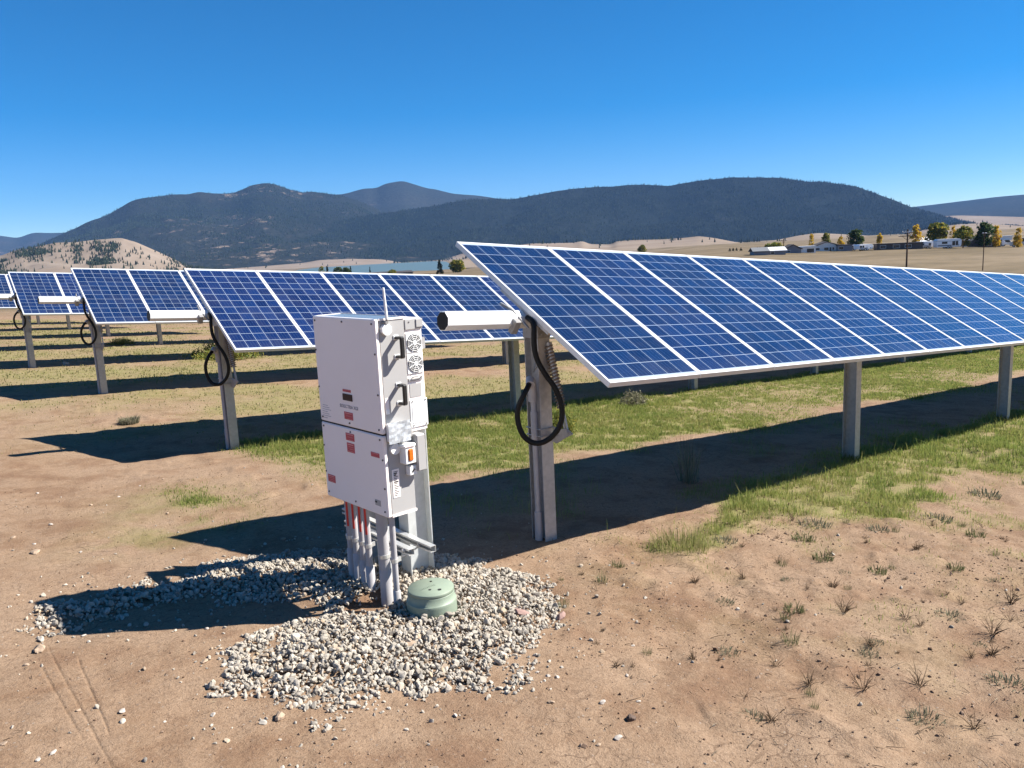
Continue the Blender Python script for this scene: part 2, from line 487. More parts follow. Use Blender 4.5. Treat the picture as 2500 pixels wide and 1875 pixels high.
def ground_material():
    mt, nt, bs = new_mat('bare_dirt_and_dry_grass')
    L = nt.links.new
    tc = N(nt, 'ShaderNodeTexCoord').outputs['Object']
    geo = N(nt, 'ShaderNodeNewGeometry')
    big = noise(nt, tc, .55, 5, .6); mid = noise(nt, tc, 2.6, 6, .65); fin = noise(nt, tc, 22, 6, .7); grain = noise(nt, tc, 140, 3, .6)
    base = ramp(nt, big, [(.30, (.275, .172, .104)), (.5, (.330, .218, .138)), (.72, (.372, .256, .170))])
    base = mixc(nt, mathn(nt, 'MULTIPLY', ramp(nt, mid, [(.42, (0, 0, 0)), (.62, (1, 1, 1))]), .65), base, (.40, .28, .188))
    base = mixc(nt, mathn(nt, 'MULTIPLY', ramp(nt, mid, [(.32, (1, 1, 1)), (.48, (0, 0, 0))]), .62), base, (.215, .120, .072))
    base = mixc(nt, mathn(nt, 'MULTIPLY', ramp(nt, fin, [(.33, (1, 1, 1)), (.47, (0, 0, 0))]), .52), base, (.165, .102, .066))
    base = mixc(nt, mathn(nt, 'MULTIPLY', ramp(nt, fin, [(.60, (0, 0, 0)), (.74, (1, 1, 1))]), .35), base, (.42, .32, .24))
    base = mixc(nt, mathn(nt, 'MULTIPLY', ramp(nt, grain, [(.38, (1, 1, 1)), (.5, (0, 0, 0))]), .25), base, (.15, .098, .068))
    f2 = noise(nt, tc, 62, 5, .75)
    base = mixc(nt, mathn(nt, 'MULTIPLY', ramp(nt, f2, [(.36, (1, 1, 1)), (.48, (0, 0, 0))]), .45), base, (.15, .09, .06))
    base = mixc(nt, mathn(nt, 'MULTIPLY', ramp(nt, f2, [(.56, (0, 0, 0)), (.70, (1, 1, 1))]), .40), base, (.50, .38, .28))
    cw = N(nt, 'ShaderNodeMapping'); cw.inputs['Scale'].default_value = (6.5, 6.5, 6.5)
    L(N(nt, 'ShaderNodeVectorMath', operation='ADD').outputs[0], cw.inputs[0])
    av = cw.inputs[0].links[0].from_node
    L(tc, av.inputs[0]); nn = N(nt, 'ShaderNodeTexNoise'); nn.inputs['Scale'].default_value = 9; L(tc, nn.inputs['Vector'])
    sv = N(nt, 'ShaderNodeVectorMath', operation='SCALE'); sv.inputs['Scale'].default_value = .09; L(nn.outputs['Color'], sv.inputs[0]); L(sv.outputs[0], av.inputs[1])
    ve = N(nt, 'ShaderNodeTexVoronoi', feature='DISTANCE_TO_EDGE'); ve.inputs['Scale'].default_value = 1.0; L(cw.outputs[0], ve.inputs['Vector'])
    crack = mathn(nt, 'MULTIPLY', mathn(nt, 'LESS_THAN', ve.outputs['Distance'], .022), ramp(nt, noise(nt, tc, 1.3, 4, .7), [(.52, (0, 0, 0)), (.62, (1, 1, 1))]))
    base = mixc(nt, mathn(nt, 'MULTIPLY', crack, .40), base, (.12, .07, .045))
    # tiny pale and dark grit
    vo = N(nt, 'ShaderNodeTexVoronoi'); vo.inputs['Scale'].default_value = 34; L(tc, vo.inputs['Vector'])
    bw = N(nt, 'ShaderNodeSeparateColor'); L(vo.outputs['Color'], bw.inputs[0])
    spot = mathn(nt, 'MULTIPLY', mathn(nt, 'LESS_THAN', vo.outputs['Distance'], .22), mathn(nt, 'GREATER_THAN', bw.outputs[0], .80))
    base = mixc(nt, mathn(nt, 'MULTIPLY', spot, .7), base, mixc(nt, bw.outputs[1], (.44, .36, .29), (.17, .11, .08)))
    va = N(nt, 'ShaderNodeAttribute', attribute_name='veg').outputs['Fac']
    fa = N(nt, 'ShaderNodeAttribute', attribute_name='far').outputs['Fac']
    gn = noise(nt, tc, 9, 5, .7)
    vmask = mathn(nt, 'MULTIPLY', va, ramp(nt, gn, [(.25, (.2, .2, .2)), (.52, (1, 1, 1))]), True)
    gcol = ramp(nt, mid, [(.25, (.185, .205, .062)), (.48, (.25, .235, .09)), (.75, (.30, .25, .125))])
    base = mixc(nt, vmask, base, gcol)
    fmap = N(nt, 'ShaderNodeMapping'); fmap.inputs['Scale'].default_value = (.010, .03, .03); L(tc, fmap.inputs[0])
    fn = noise(nt, fmap.outputs[0], 1.0, 7, .65)
    fn2 = noise(nt, tc, .12, 6, .7)
    fcol = ramp(nt, fn, [(.33, (.125, .095, .055)), (.5, (.205, .155, .095)), (.66, (.28, .215, .145))])
    fcol = mixc(nt, ramp(nt, fn2, [(.35, (.55, .55, .55)), (.55, (0, 0, 0))]), fcol, (.11, .085, .05))
    base = mixc(nt, fa, base, fcol)
    L(scaled(nt, base, KA), bs.inputs['Base Color'])
    bs.inputs['Roughness'].default_value = .95; bs.inputs['Specular IOR Level'].default_value = .1
    h = mathn(nt, 'ADD', mathn(nt, 'MULTIPLY', fin, .7), mathn(nt, 'MULTIPLY', grain, .3))
    h = mathn(nt, 'ADD', h, mathn(nt, 'MULTIPLY', spot, .25))
    h = mathn(nt, 'SUBTRACT', mathn(nt, 'ADD', h, mathn(nt, 'MULTIPLY', f2, .5)), mathn(nt, 'MULTIPLY', crack, .5))
    bn = N(nt, 'ShaderNodeBump'); bn.inputs['Strength'].default_value = .9; bn.inputs['Distance'].default_value = .014
    L(h, bn.inputs['Height']); L(bn.outputs[0], bs.inputs['Normal'])
    return mt


me = arr_mesh('ground', V, [Q, T], ground_material(), smooth=True)
vx = V[:, 0]; vy = V[:, 1]
attr(me, 'veg', veg(vx, vy))
rr_ = np.hypot(vx - CAM[0], vy - CAM[1])
attr(me, 'far', sstep(50, 75, rr_ + 14 * (fbm(vx / 9, vy / 9, 3, 91) - .5)))
tag(link('ground', me), kind='structure')

# ------------------------------------------------------------------ grass


def blades(px, py, pz, h, w, lean, az, side, col=None):
    """one blade = a quad and a tip triangle, bent over by lean"""
    n = len(px)
    ca, sa = np.cos(az), np.sin(az)          # lean direction
    wx, wy = -np.sin(side) * w, np.cos(side) * w
    mx = px + ca * lean * h * .35; my = py + sa * lean * h * .35; mz = pz + h * .62
    tx = px + ca * lean * h; ty = py + sa * lean * h; tz = pz + h * np.sqrt(np.maximum(.15, 1 - lean ** 2 * .6))
    V = np.stack([np.stack([px - wx, py - wy, pz - .01], -1), np.stack([px + wx, py + wy, pz - .01], -1),
                  np.stack([mx + wx * .8, my + wy * .8, mz], -1), np.stack([mx - wx * .8, my - wy * .8, mz], -1),
                  np.stack([tx, ty, tz], -1)], 1).reshape(-1, 3)
    b = np.arange(n)[:, None] * 5
    Qd = b + np.array([0, 1, 2, 3]); Tr = b + np.array([3, 2, 4])
    return V, Qd, Tr


def grass_object(name, label, cat, pts, hfun, wfun, mat):
    px, py = pts
    n = len(px)
    pz = ground_z(px, py)
    h = hfun(px, py, n); w = wfun(px, py, n)
    lean = np.clip(rng.normal(.45, .28, n), .02, 1.1)
    az = rng.uniform(0, 2 * math.pi, n); side = rng.uniform(0, math.pi, n)
    V, Qd, Tr = blades(px, py, pz, h, w, lean, az, side)
    me = arr_mesh(name, V, [Qd, Tr], mat, smooth=False)
    return tag(link(name, me), label, cat, kind='stuff')


def scatter(n, x0, x1, y0, y1, dens):
    x = rng.uniform(x0, x1, n); y = rng.uniform(y0, y1, n)
    # keep what the view could see
    dx = x - CAM[0]; dy = y - CAM[1]
    a = np.arctan2(dx, dy) - YAW
    k = (np.abs(a) < math.radians(37)) & (rng.random(n) < dens(x, y))
    return x[k], y[k]


M['grass'] = foliage('meadow_grass', [(0, (.16, .235, .055)), (.35, (.25, .315, .075)), (.62, (.36, .365, .11)), (.85, (.47, .41, .17)), (1, (.55, .47, .27))], .7, .5, .5)
M['grass_dry'] = foliage('dry_meadow_grass', [(0, (.22, .25, .075)), (.4, (.32, .31, .115)), (.75, (.43, .37, .17)), (1, (.50, .42, .24))], .7, .5, .5)


def clump(x, y, s):
    return fbm(x / .16, y / .16, 2, s)


gxA = scatter(400000, 4.2, 27, -2.6, .6, lambda x, y: np.clip(veg(x, y), 0, 1) ** 1.3 * sstep(.25, .6, clump(x, y, 7)) * np.clip(14 / np.hypot(x, y + 4.4), .2, 1) * (y < .75))
grass_object('grass', 'green and straw coloured grass in front of the nearest panel row', 'grass', gxA,
             lambda x, y, n: np.abs(rng.normal(.032, .018, n)) * (.4 + .9 * veg(x, y)) * (1 + 2.4 * (rng.random(n) < .02)) + .012,
             lambda x, y, n: np.clip(.0010 + .00018 * np.hypot(x, y + 4.4), .001, .006), M['grass'])
gxB = scatter(640000, 2.2, 34, 2.0, 6.4, lambda x, y: np.clip(veg(x, y), 0, 1) ** 1.5 * sstep(.2, .6, clump(x, y, 9)) * np.clip(12 / np.hypot(x, y + 4.4), .12, 1))
grass_object('grass', 'short green grass strip between the nearest and second panel rows', 'grass', gxB,
             lambda x, y, n: np.abs(rng.normal(.028, .015, n)) * (.3 + .7 * veg(x, y) + .7 * sstep(4.2, 5.6, y) * (x < 12)) * (1 + 1.2 * (rng.random(n) < .02)) + .01,
             lambda x, y, n: np.clip(.0008 + .00026 * np.hypot(x, y + 4.4), .0015, .010), M['grass'])
gxC = scatter(900000, -6, 46, 6.0, 46, lambda x, y: np.clip(veg(x, y), 0, 1) ** 1.2 * np.clip(14 / np.hypot(x, y + 4.4), .1, 1) * sstep(.25, .6, clump(x, y, 13)))
grass_object('grass', 'thin yellowing grass between the farther panel rows', 'grass', gxC,
             lambda x, y, n: np.abs(rng.normal(.020, .014, n)) * (.6 + .7 * veg(x, y)) + .006,
             lambda x, y, n: np.clip(.0006 + .00042 * np.hypot(x, y + 4.4), .003, .02), M['grass_dry'])
gxE = scatter(60000, 1.0, 9, -3.6, 4.2, lambda x, y: (np.clip(veg(x, y), 0, 1) ** 1.2) * (sdist(GRASS_A, x, y) < 0.05) * (y < 4.2) * ((y < 0.1) | ((y > 2) & (x < 3.2))) * .5)
grass_object('grass', 'sparse low grass sprouting from the bare dirt', 'grass', gxE,
             lambda x, y, n: np.abs(rng.normal(.022, .010, n)) + .008, lambda x, y, n: np.full(n, .0013), M['grass_dry'])
gxS = scatter(26000, 3.6, 24, 0.1, 2.3, lambda x, y: np.clip(veg(x, y), 0, 1) * 1.3)
grass_object('grass', 'dark grass growing in the shade under the nearest panel row', 'grass', gxS,
             lambda x, y, n: np.abs(rng.normal(.07, .03, n)) + .01, lambda x, y, n: np.full(n, .002), M['grass'])

# ------------------------------------------------------------------ gravel and loose stones


def ico1():
    t = (1 + 5 ** .5) / 2
    v = [(-1, t, 0), (1, t, 0), (-1, -t, 0), (1, -t, 0), (0, -1, t), (0, 1, t), (0, -1, -t), (0, 1, -t), (t, 0, -1), (t, 0, 1), (-t, 0, -1), (-t, 0, 1)]
    f = [(0, 11, 5), (0, 5, 1), (0, 1, 7), (0, 7, 10), (0, 10, 11), (1, 5, 9), (5, 11, 4), (11, 10, 2), (10, 7, 6), (7, 1, 8),
         (3, 9, 4), (3, 4, 2), (3, 2, 6), (3, 6, 8), (3, 8, 9), (4, 9, 5), (2, 4, 11), (6, 2, 10), (8, 6, 7), (9, 8, 1)]
    v = [np.array(p) / np.linalg.norm(p) for p in v]
    cache = {}; f2 = []
    def midp(a, b):
        k = (min(a, b), max(a, b))
        if k not in cache:
            p = v[a] + v[b]; v.append(p / np.linalg.norm(p)); cache[k] = len(v) - 1
        return cache[k]
    for a, b, c in f:
        ab, bc, ca = midp(a, b), midp(b, c), midp(c, a)
        f2 += [(a, ab, ca), (b, bc, ab), (c, ca, bc), (ab, bc, ca)]
    return np.array(v), np.array(f2)


ICO_V, ICO_F = ico1()


def stone_shape(r):
    """a broken stone: the sphere cut by a few random planes"""
    v = ICO_V.copy()
    for k in range(r.integers(5, 9)):
        n = r.normal(size=3); n /= np.linalg.norm(n); d = r.uniform(.45, .85)
        over = np.maximum(v @ n - d, 0)
        v = v - over[:, None] * n
    return v * (1 + .06 * r.normal(size=(len(v), 1)))


PROTO = [stone_shape(rng) for _ in range(24)]


def stones_mesh(name, px, py, pz, size, mat):
    n = len(px)
    V = np.zeros((n, 42, 3))
    pr = rng.integers(0, 24, n)
    for k in range(n):
        q = rng.normal(size=4); q /= np.linalg.norm(q)
        w, x, y, z = q
        Rm = np.array([[1 - 2 * (y * y + z * z), 2 * (x * y - z * w), 2 * (x * z + y * w)], [2 * (x * y + z * w), 1 - 2 * (x * x + z * z), 2 * (y * z - x * w)], [2 * (x * z - y * w), 2 * (y * z + x * w), 1 - 2 * (x * x + y * y)]])
        s = size[k] * np.array([1.15, rng.uniform(.75, 1.0), rng.uniform(.55, .8)])
        V[k] = ((PROTO[pr[k]] * s) @ Rm.T)
    V += np.stack([px, py, pz], -1)[:, None, :]
    F = (ICO_F[None] + (np.arange(n) * 42)[:, None, None]).reshape(-1, 3)
    return arr_mesh(name, V.reshape(-1, 3), F, mat, smooth=False)


M['gravel'] = foliage('pale_crushed_rock', [(0, (.32, .28, .235)), (.2, (.42, .375, .31)), (.55, (.50, .445, .37)), (.88, (.57, .51, .43)), (.95, (.50, .38, .26)), (1, (.34, .26, .19))], .8)
M['stone_tan'] = simple('tan_stone', (0.315, 0.232, 0.165), .85, 0, .2, .2, 20, .3, 60)
M['stone_pale'] = simple('pale_stone', (0.39, 0.345, 0.3), .85, 0, .2, .15, 20, .3, 60)
M['stone_pink'] = simple('pinkish_stone', (0.27, 0.176, 0.15), .85, 0, .2, .2, 14, .4, 40)
M['stone_dark'] = simple('dark_stone', (0.098, 0.068, 0.053), .85, 0, .2, .25, 20, .4, 60)

n0 = 60000
x = rng.uniform(.2, 3.8, n0); y = rng.uniform(-1.9, 1.6, n0)
sd = sdist(GRAVEL, x, y) + (fbm(x / .20, y / .20, 3, 101) - .5) * .52
bs_ = bare_spot(x, y)
dens = np.clip(sstep(-.05, .05, sd) * .85 * (1 - np.clip(bs_ * 1.2, 0, 1)), 0, 1)
# thin cover on the left end, where the dirt shows through
left = sstep(1.75, 1.2, x) if False else 1 - sstep(1.15, 1.8, x)
dens = dens * (1 - .62 * left * sstep(.35, .55, fbm(x / .12, y / .12, 2, 111)))
dens = np.maximum(dens, .030 * np.exp(np.minimum(sd, 0) / .16) + .0035 * np.exp(np.minimum(sd, 0) / .6))
keep = rng.random(n0) < dens
x, y, sd = x[keep], y[keep], sd[keep]
VB = np.array([2.5, -.64])
keep = np.hypot(x - VB[0], y - VB[1]) > .150
x, y, sd = x[keep], y[keep], sd[keep]
size = np.clip(rng.lognormal(math.log(.0106), .38, len(x)), .005, .026) * np.where(sd < 0, .8, 1)
z = ground_z(x, y) + size * .30 + rng.uniform(0, .030, len(x)) * sstep(.04, .2, sd)
me = stones_mesh('gravel', x, y, z, size, M['gravel'])
tag(link('gravel', me), 'pale grey crushed gravel spread around the inverter stand', 'gravel', kind='stuff')

# fine scattered grit on the dirt, too many to count
n0 = 1900
x = rng.uniform(-.3, 7, n0); y = rng.uniform(-3.7, 4.5, n0)
dens = .10 + .5 * np.exp(-np.abs(sdist(GRAVEL, x, y)) / .5) + .25 * (fbm(x / .5, y / .5, 2, 121) > .58)
k = (rng.random(n0) < dens) & (np.hypot(x - VB[0], y - VB[1]) > .17) & (x < 4.5 + (y < 0) * 3)
x, y = x[k], y[k]
size = np.clip(rng.lognormal(math.log(.0075), .45, len(x)), .003, .016)
me = stones_mesh('grit', x, y, ground_z(x, y) + size * .2, size, M['gravel'])
tag(link('grit', me), 'small pale chips scattered over the bare dirt', 'gravel', kind='stuff')


# reddish clods and broken stems on the dirt
M['clod'] = foliage('dirt_clods', [(0, (.13, .075, .05)), (.5, (.24, .155, .105)), (1, (.36, .26, .19))], .95)
n0 = 9000
x = rng.uniform(1.6, 7.5, n0); y = rng.uniform(-3.7, -.1, n0)
k = (rng.random(n0) < .10 + .75 * sstep(.5, .68, fbm(x / .5, y / .5, 3, 171))) & (sdist(GRAVEL, x, y) < -.05) & (rng.random(n0) < .35 + .65 * sstep(2.2, 3.4, x))
x, y = x[k], y[k]
size = np.clip(rng.lognormal(math.log(.0048), .5, len(x)), .0025, .017)
me = stones_mesh('soil_clods', x, y, ground_z(x, y) + size * .15, size, M['clod'])
tag(link('soil_clods', me), 'small reddish soil clods crumbled over the dirt at the right', 'soil', kind='stuff')
n0 = 26000
x = rng.uniform(.1, 6.5, n0); y = rng.uniform(-3.7, 5.0, n0)
k = (rng.random(n0) < .25 + .75 * sstep(.45, .65, fbm(x / .7, y / .7, 3, 181))) & (sdist(GRAVEL, x, y) < -.02) & ~((y > -.2) & (y < 2.4) & (x > 2.2)) & (rng.random(n0) < np.clip(4.5 / np.hypot(x, y + 4.4), 0, 1) ** 1.5)
x, y = x[k], y[k]
size = np.clip(rng.lognormal(math.log(.0030), .45, len(x)), .0016, .008)
me = stones_mesh('crumbs', x, y, ground_z(x, y) + size * .2, size, M['clod'])
tag(link('crumbs', me), 'fine crumbs of dry soil strewn over the dirt lane', 'soil', kind='stuff')
M['stem'] = foliage('broken_dry_stems', [(0, (.07, .045, .03)), (.6, (.15, .10, .065)), (1, (.36, .29, .20))], .9)
n0 = 3000
x = rng.uniform(.2, 8, n0); y = rng.uniform(-3.7, 5, n0)
k = (rng.random(n0) < np.where((x > 2.6) & (y < 0), .75, .22)) & (sdist(GRAVEL, x, y) < -.05) & ~((y > .0) & (x > 3))
x, y = x[k], y[k]; n = len(x)
a = rng.uniform(0, 6.283, n); l = np.clip(rng.lognormal(math.log(.03), .55, n), .01, .11); bend = rng.normal(0, .35, n)
p0 = np.stack([x, y, ground_z(x, y) + .004], -1)
x1 = x + l * .5 * np.cos(a); y1 = y + l * .5 * np.sin(a); p1 = np.stack([x1, y1, ground_z(x1, y1) + .006 + .12 * l], -1)
x2 = x1 + l * .5 * np.cos(a + bend); y2 = y1 + l * .5 * np.sin(a + bend); p2 = np.stack([x2, y2, ground_z(x2, y2) + .006 + .35 * l * rng.random(n)], -1)
w_ = .0016 + .0007 * rng.random(n)
V = []
for p_, f_ in ((p0, 1.0), (p1, .9), (p2, .35)):
    for q in range(3):
        an_ = q * 2.094
        V.append(p_ + np.stack([-np.sin(a) * np.cos(an_), np.cos(a) * np.cos(an_), np.full(n, math.sin(an_))], -1) * (w_ * f_)[:, None])
V = np.stack(V, 1).reshape(-1, 3); b = (np.arange(n) * 9)[:, None]
Fq = np.concatenate([b + np.array([3 * s_ + q, 3 * s_ + (q + 1) % 3, 3 * s_ + 3 + (q + 1) % 3, 3 * s_ + 3 + q]) for s_ in (0, 1) for q in range(3)])
me = arr_mesh('broken_stems', V, Fq, M['stem'])
tag(link('broken_stems', me), 'thin dry broken stems littering the bare dirt', 'twigs', kind='stuff')


def stone(name, label, x, y, size, mat, squash=.6, group=None, seed=0, cat='stone'):
    r = np.random.default_rng(900 + seed)
    v = stone_shape(r)
    a = r.uniform(0, 6.28)
    v = v * np.array([size * 1.25, size * .9, size * squash])
    c, s_ = math.cos(a), math.sin(a)
    v = v @ np.array([[c, s_, 0], [-s_, c, 0], [0, 0, 1]])
    me = arr_mesh(name, v, ICO_F, mat)
    o = link(name, me, None, (x, y, gz(x, y) + size * squash * .45))
    return tag(o, label, cat, group)


stone('rock', 'pinkish rounded rock lying on the right part of the gravel', 2.9, -.98, .062, M['stone_pink'], .6, seed=1)
stone('rock', 'small dark reddish rock at the right edge of the gravel', 3.09, -1.13, .034, M['stone_pink'], .8, seed=2)
stone('rock', 'flat tan stone lying in the middle of the gravel in front of the green lid', 2.15, -.91, .055, M['stone_tan'], .4, seed=3)
stone('rock', 'brown egg shaped stone alone on the dirt below the gravel', 1.32, -1.10, .030, M['stone_tan'], .8, seed=4)
stone('rock', 'dark angular stone on the open dirt at the lower right', 2.57, -2.15, .026, M['stone_dark'], .8, seed=5)
stone('rock', 'tan lump of dry soil left of the gravel below the inverter shadow', .62, .42, .036, M['stone_tan'], .7, seed=6)
stone('rock', 'flat pale stone on the dirt lane left of the inverter', .95, 2.45, .045, M['stone_tan'], .4, seed=7)
stone('rock', 'pale boulder in the shade beside a far post at the left', 4.35, 18.0, .13, M['stone_pale'], .7, seed=8)
for k in range(46):
    if k < 16: px_, py_ = rng.uniform(.15, 1.5), rng.uniform(-1.2, .5)
    elif k < 30: px_, py_ = rng.uniform(1.6, 3.4), rng.uniform(-2.6, -1.4)
    else: px_, py_ = rng.uniform(.3, 2.6), rng.uniform(1.4, 5)
    stone('pebble', 'small pale pebble lying loose on the bare dirt', px_, py_, rng.uniform(.010, .019), M['stone_pale'] if k % 3 else M['stone_tan'], .6, 'loose pebbles on the bare dirt', 100 + k, 'pebble')
# ------------------------------------------------------------------ solar tracker rows
TILT = 0.523694
NRM = math.hypot(1, SX)
AX = Vector((1 / NRM, 0, -SX / NRM))                     # along the tube
UPN = Vector((SX / NRM, 0, 1 / NRM))
BX = Vector((0, math.cos(TILT), 0)) + UPN * math.sin(TILT)   # up the slope of the panel
CX = AX.cross(BX).normalized()                           # panel normal
PROT = Matrix((AX, BX, CX)).transposed()
PM, PL, PW = 1.0, 1.98, .988


def cell_material():
    mt, nt, bs = new_mat('polycrystalline_cells')
    L = nt.links.new
    tc = N(nt, 'ShaderNodeTexCoord')
    sp = N(nt, 'ShaderNodeSeparateXYZ'); L(tc.outputs['Object'], sp.inputs[0])
    u = mathn(nt, 'DIVIDE', mathn(nt, 'ADD', sp.outputs[0], .474), .158)
    v = mathn(nt, 'DIVIDE', mathn(nt, 'ADD', sp.outputs[1], .948), .158)
    fu = mathn(nt, 'FRACT', u); fv = mathn(nt, 'FRACT', v)
    eu = mathn(nt, 'ABSOLUTE', mathn(nt, 'SUBTRACT', fu, .5)); ev = mathn(nt, 'ABSOLUTE', mathn(nt, 'SUBTRACT', fv, .5))
    line = mathn(nt, 'MAXIMUM', mathn(nt, 'GREATER_THAN', eu, .488), mathn(nt, 'GREATER_THAN', ev, .4855))
    out = mathn(nt, 'MAXIMUM', mathn(nt, 'GREATER_THAN', mathn(nt, 'ABSOLUTE', sp.outputs[0]), .473), mathn(nt, 'GREATER_THAN', mathn(nt, 'ABSOLUTE', sp.outputs[1]), .947))
    line = mathn(nt, 'MAXIMUM', line, out)
    # bus bars along the module
    fb = mathn(nt, 'ABSOLUTE', mathn(nt, 'SUBTRACT', mathn(nt, 'FRACT', mathn(nt, 'MULTIPLY', fu, 4)), .5))
    bus = mathn(nt, 'LESS_THAN', fb, .030)
    cb = N(nt, 'ShaderNodeCombineXYZ'); L(mathn(nt, 'FLOOR', u), cb.inputs[0]); L(mathn(nt, 'FLOOR', v), cb.inputs[1])
    oi = N(nt, 'ShaderNodeObjectInfo'); L(mathn(nt, 'MULTIPLY', oi.outputs['Random'], 50), cb.inputs[2])
    wn = N(nt, 'ShaderNodeTexWhiteNoise'); wn.noise_dimensions = '3D'; L(cb.outputs[0], wn.inputs['Vector'])
    cry = N(nt, 'ShaderNodeTexVoronoi'); cry.inputs['Scale'].default_value = 55; L(tc.outputs['Object'], cry.inputs['Vector'])
    sc_ = N(nt, 'ShaderNodeSeparateColor'); L(cry.outputs['Color'], sc_.inputs[0])
    val = mathn(nt, 'ADD', mathn(nt, 'MULTIPLY', wn.outputs['Value'], .75), mathn(nt, 'MULTIPLY', sc_.outputs[0], .25))
    col = ramp(nt, val, [(0, (.0050, .014, .068)), (.5, (.0062, .019, .090)), (1, (.0085, .027, .118))])
    col = mixc(nt, mathn(nt, 'MULTIPLY', bus, .42), col, (.12, .19, .33))
    col = mixc(nt, line, col, (.47, .54, .66))
    # modules differ a little in hue, and carry a thin uneven film of dust
    hs = N(nt, 'ShaderNodeHueSaturation'); L(col, hs.inputs['Color'])
    L(mathn(nt, 'ADD', mathn(nt, 'MULTIPLY', oi.outputs['Random'], .010), .490), hs.inputs['Hue'])
    L(mathn(nt, 'ADD', mathn(nt, 'MULTIPLY', oi.outputs['Random'], .22), .89), hs.inputs['Value'])
    dn = noise(nt, tc.outputs['Object'], 2.3, 6, .7)
    low = mathn(nt, 'MULTIPLY', mathn(nt, 'SUBTRACT', -.70, sp.outputs[1]), 2.2, True)
    dust = mathn(nt, 'ADD', mathn(nt, 'MULTIPLY', ramp(nt, dn, [(.45, (0, 0, 0)), (.8, (1, 1, 1))]), .07), mathn(nt, 'MULTIPLY', low, .05))
    col = mixc(nt, dust, hs.outputs[0], (.40, .35, .30))
    L(scaled(nt, col, .72), bs.inputs['Base Color'])
    L(mathn(nt, 'ADD', mathn(nt, 'MULTIPLY', dn, .12), .10), bs.inputs['Roughness'])
    bs.inputs['Specular IOR Level'].default_value = .33
    return mt


M['cells'] = cell_material()
glass_mb = MB().box((0, 0, 0), (PW - .030, PL - .030, .008))
glass_me = glass_mb.mesh('solar_module', M['cells'])
fr = MB()
for s_ in (-1, 1):
    fr.box((s_ * (PW / 2 - .010), 0, -.013), (.020, PL, .040), None, .0012)
    fr.box((0, s_ * (PL / 2 - .010), -.0131), (PW - .0405, .020, .0398), None, .0012)
fr.box((0, 0, -.006), (PW - .042, PL - .042, .003))
frame_me = fr.mesh('frame', M['alu'])


def octagon(r): return [(r * math.cos(math.pi / 8 + k * math.pi / 4), r * math.sin(math.pi / 8 + k * math.pi / 4)) for k in range(8)]


# tube under the panels: its centre lies .115 below the module plane
TUBE_OFF = -CX * .118


def ibeam(mb, c, h0, h1, fw, dp, th):
    """flanges face -y and +y"""
    x, y = c
    mb.b2((x - fw / 2, y - dp / 2, h0), (x + fw / 2, y - dp / 2 + th, h1))
    mb.b2((x - fw / 2, y + dp / 2 - th, h0), (x + fw / 2, y + dp / 2, h1))
    mb.b2((x - th * .45, y - dp / 2 + th, h0), (x + th * .45, y + dp / 2 - th, h1))
    return mb


post_cache = {}


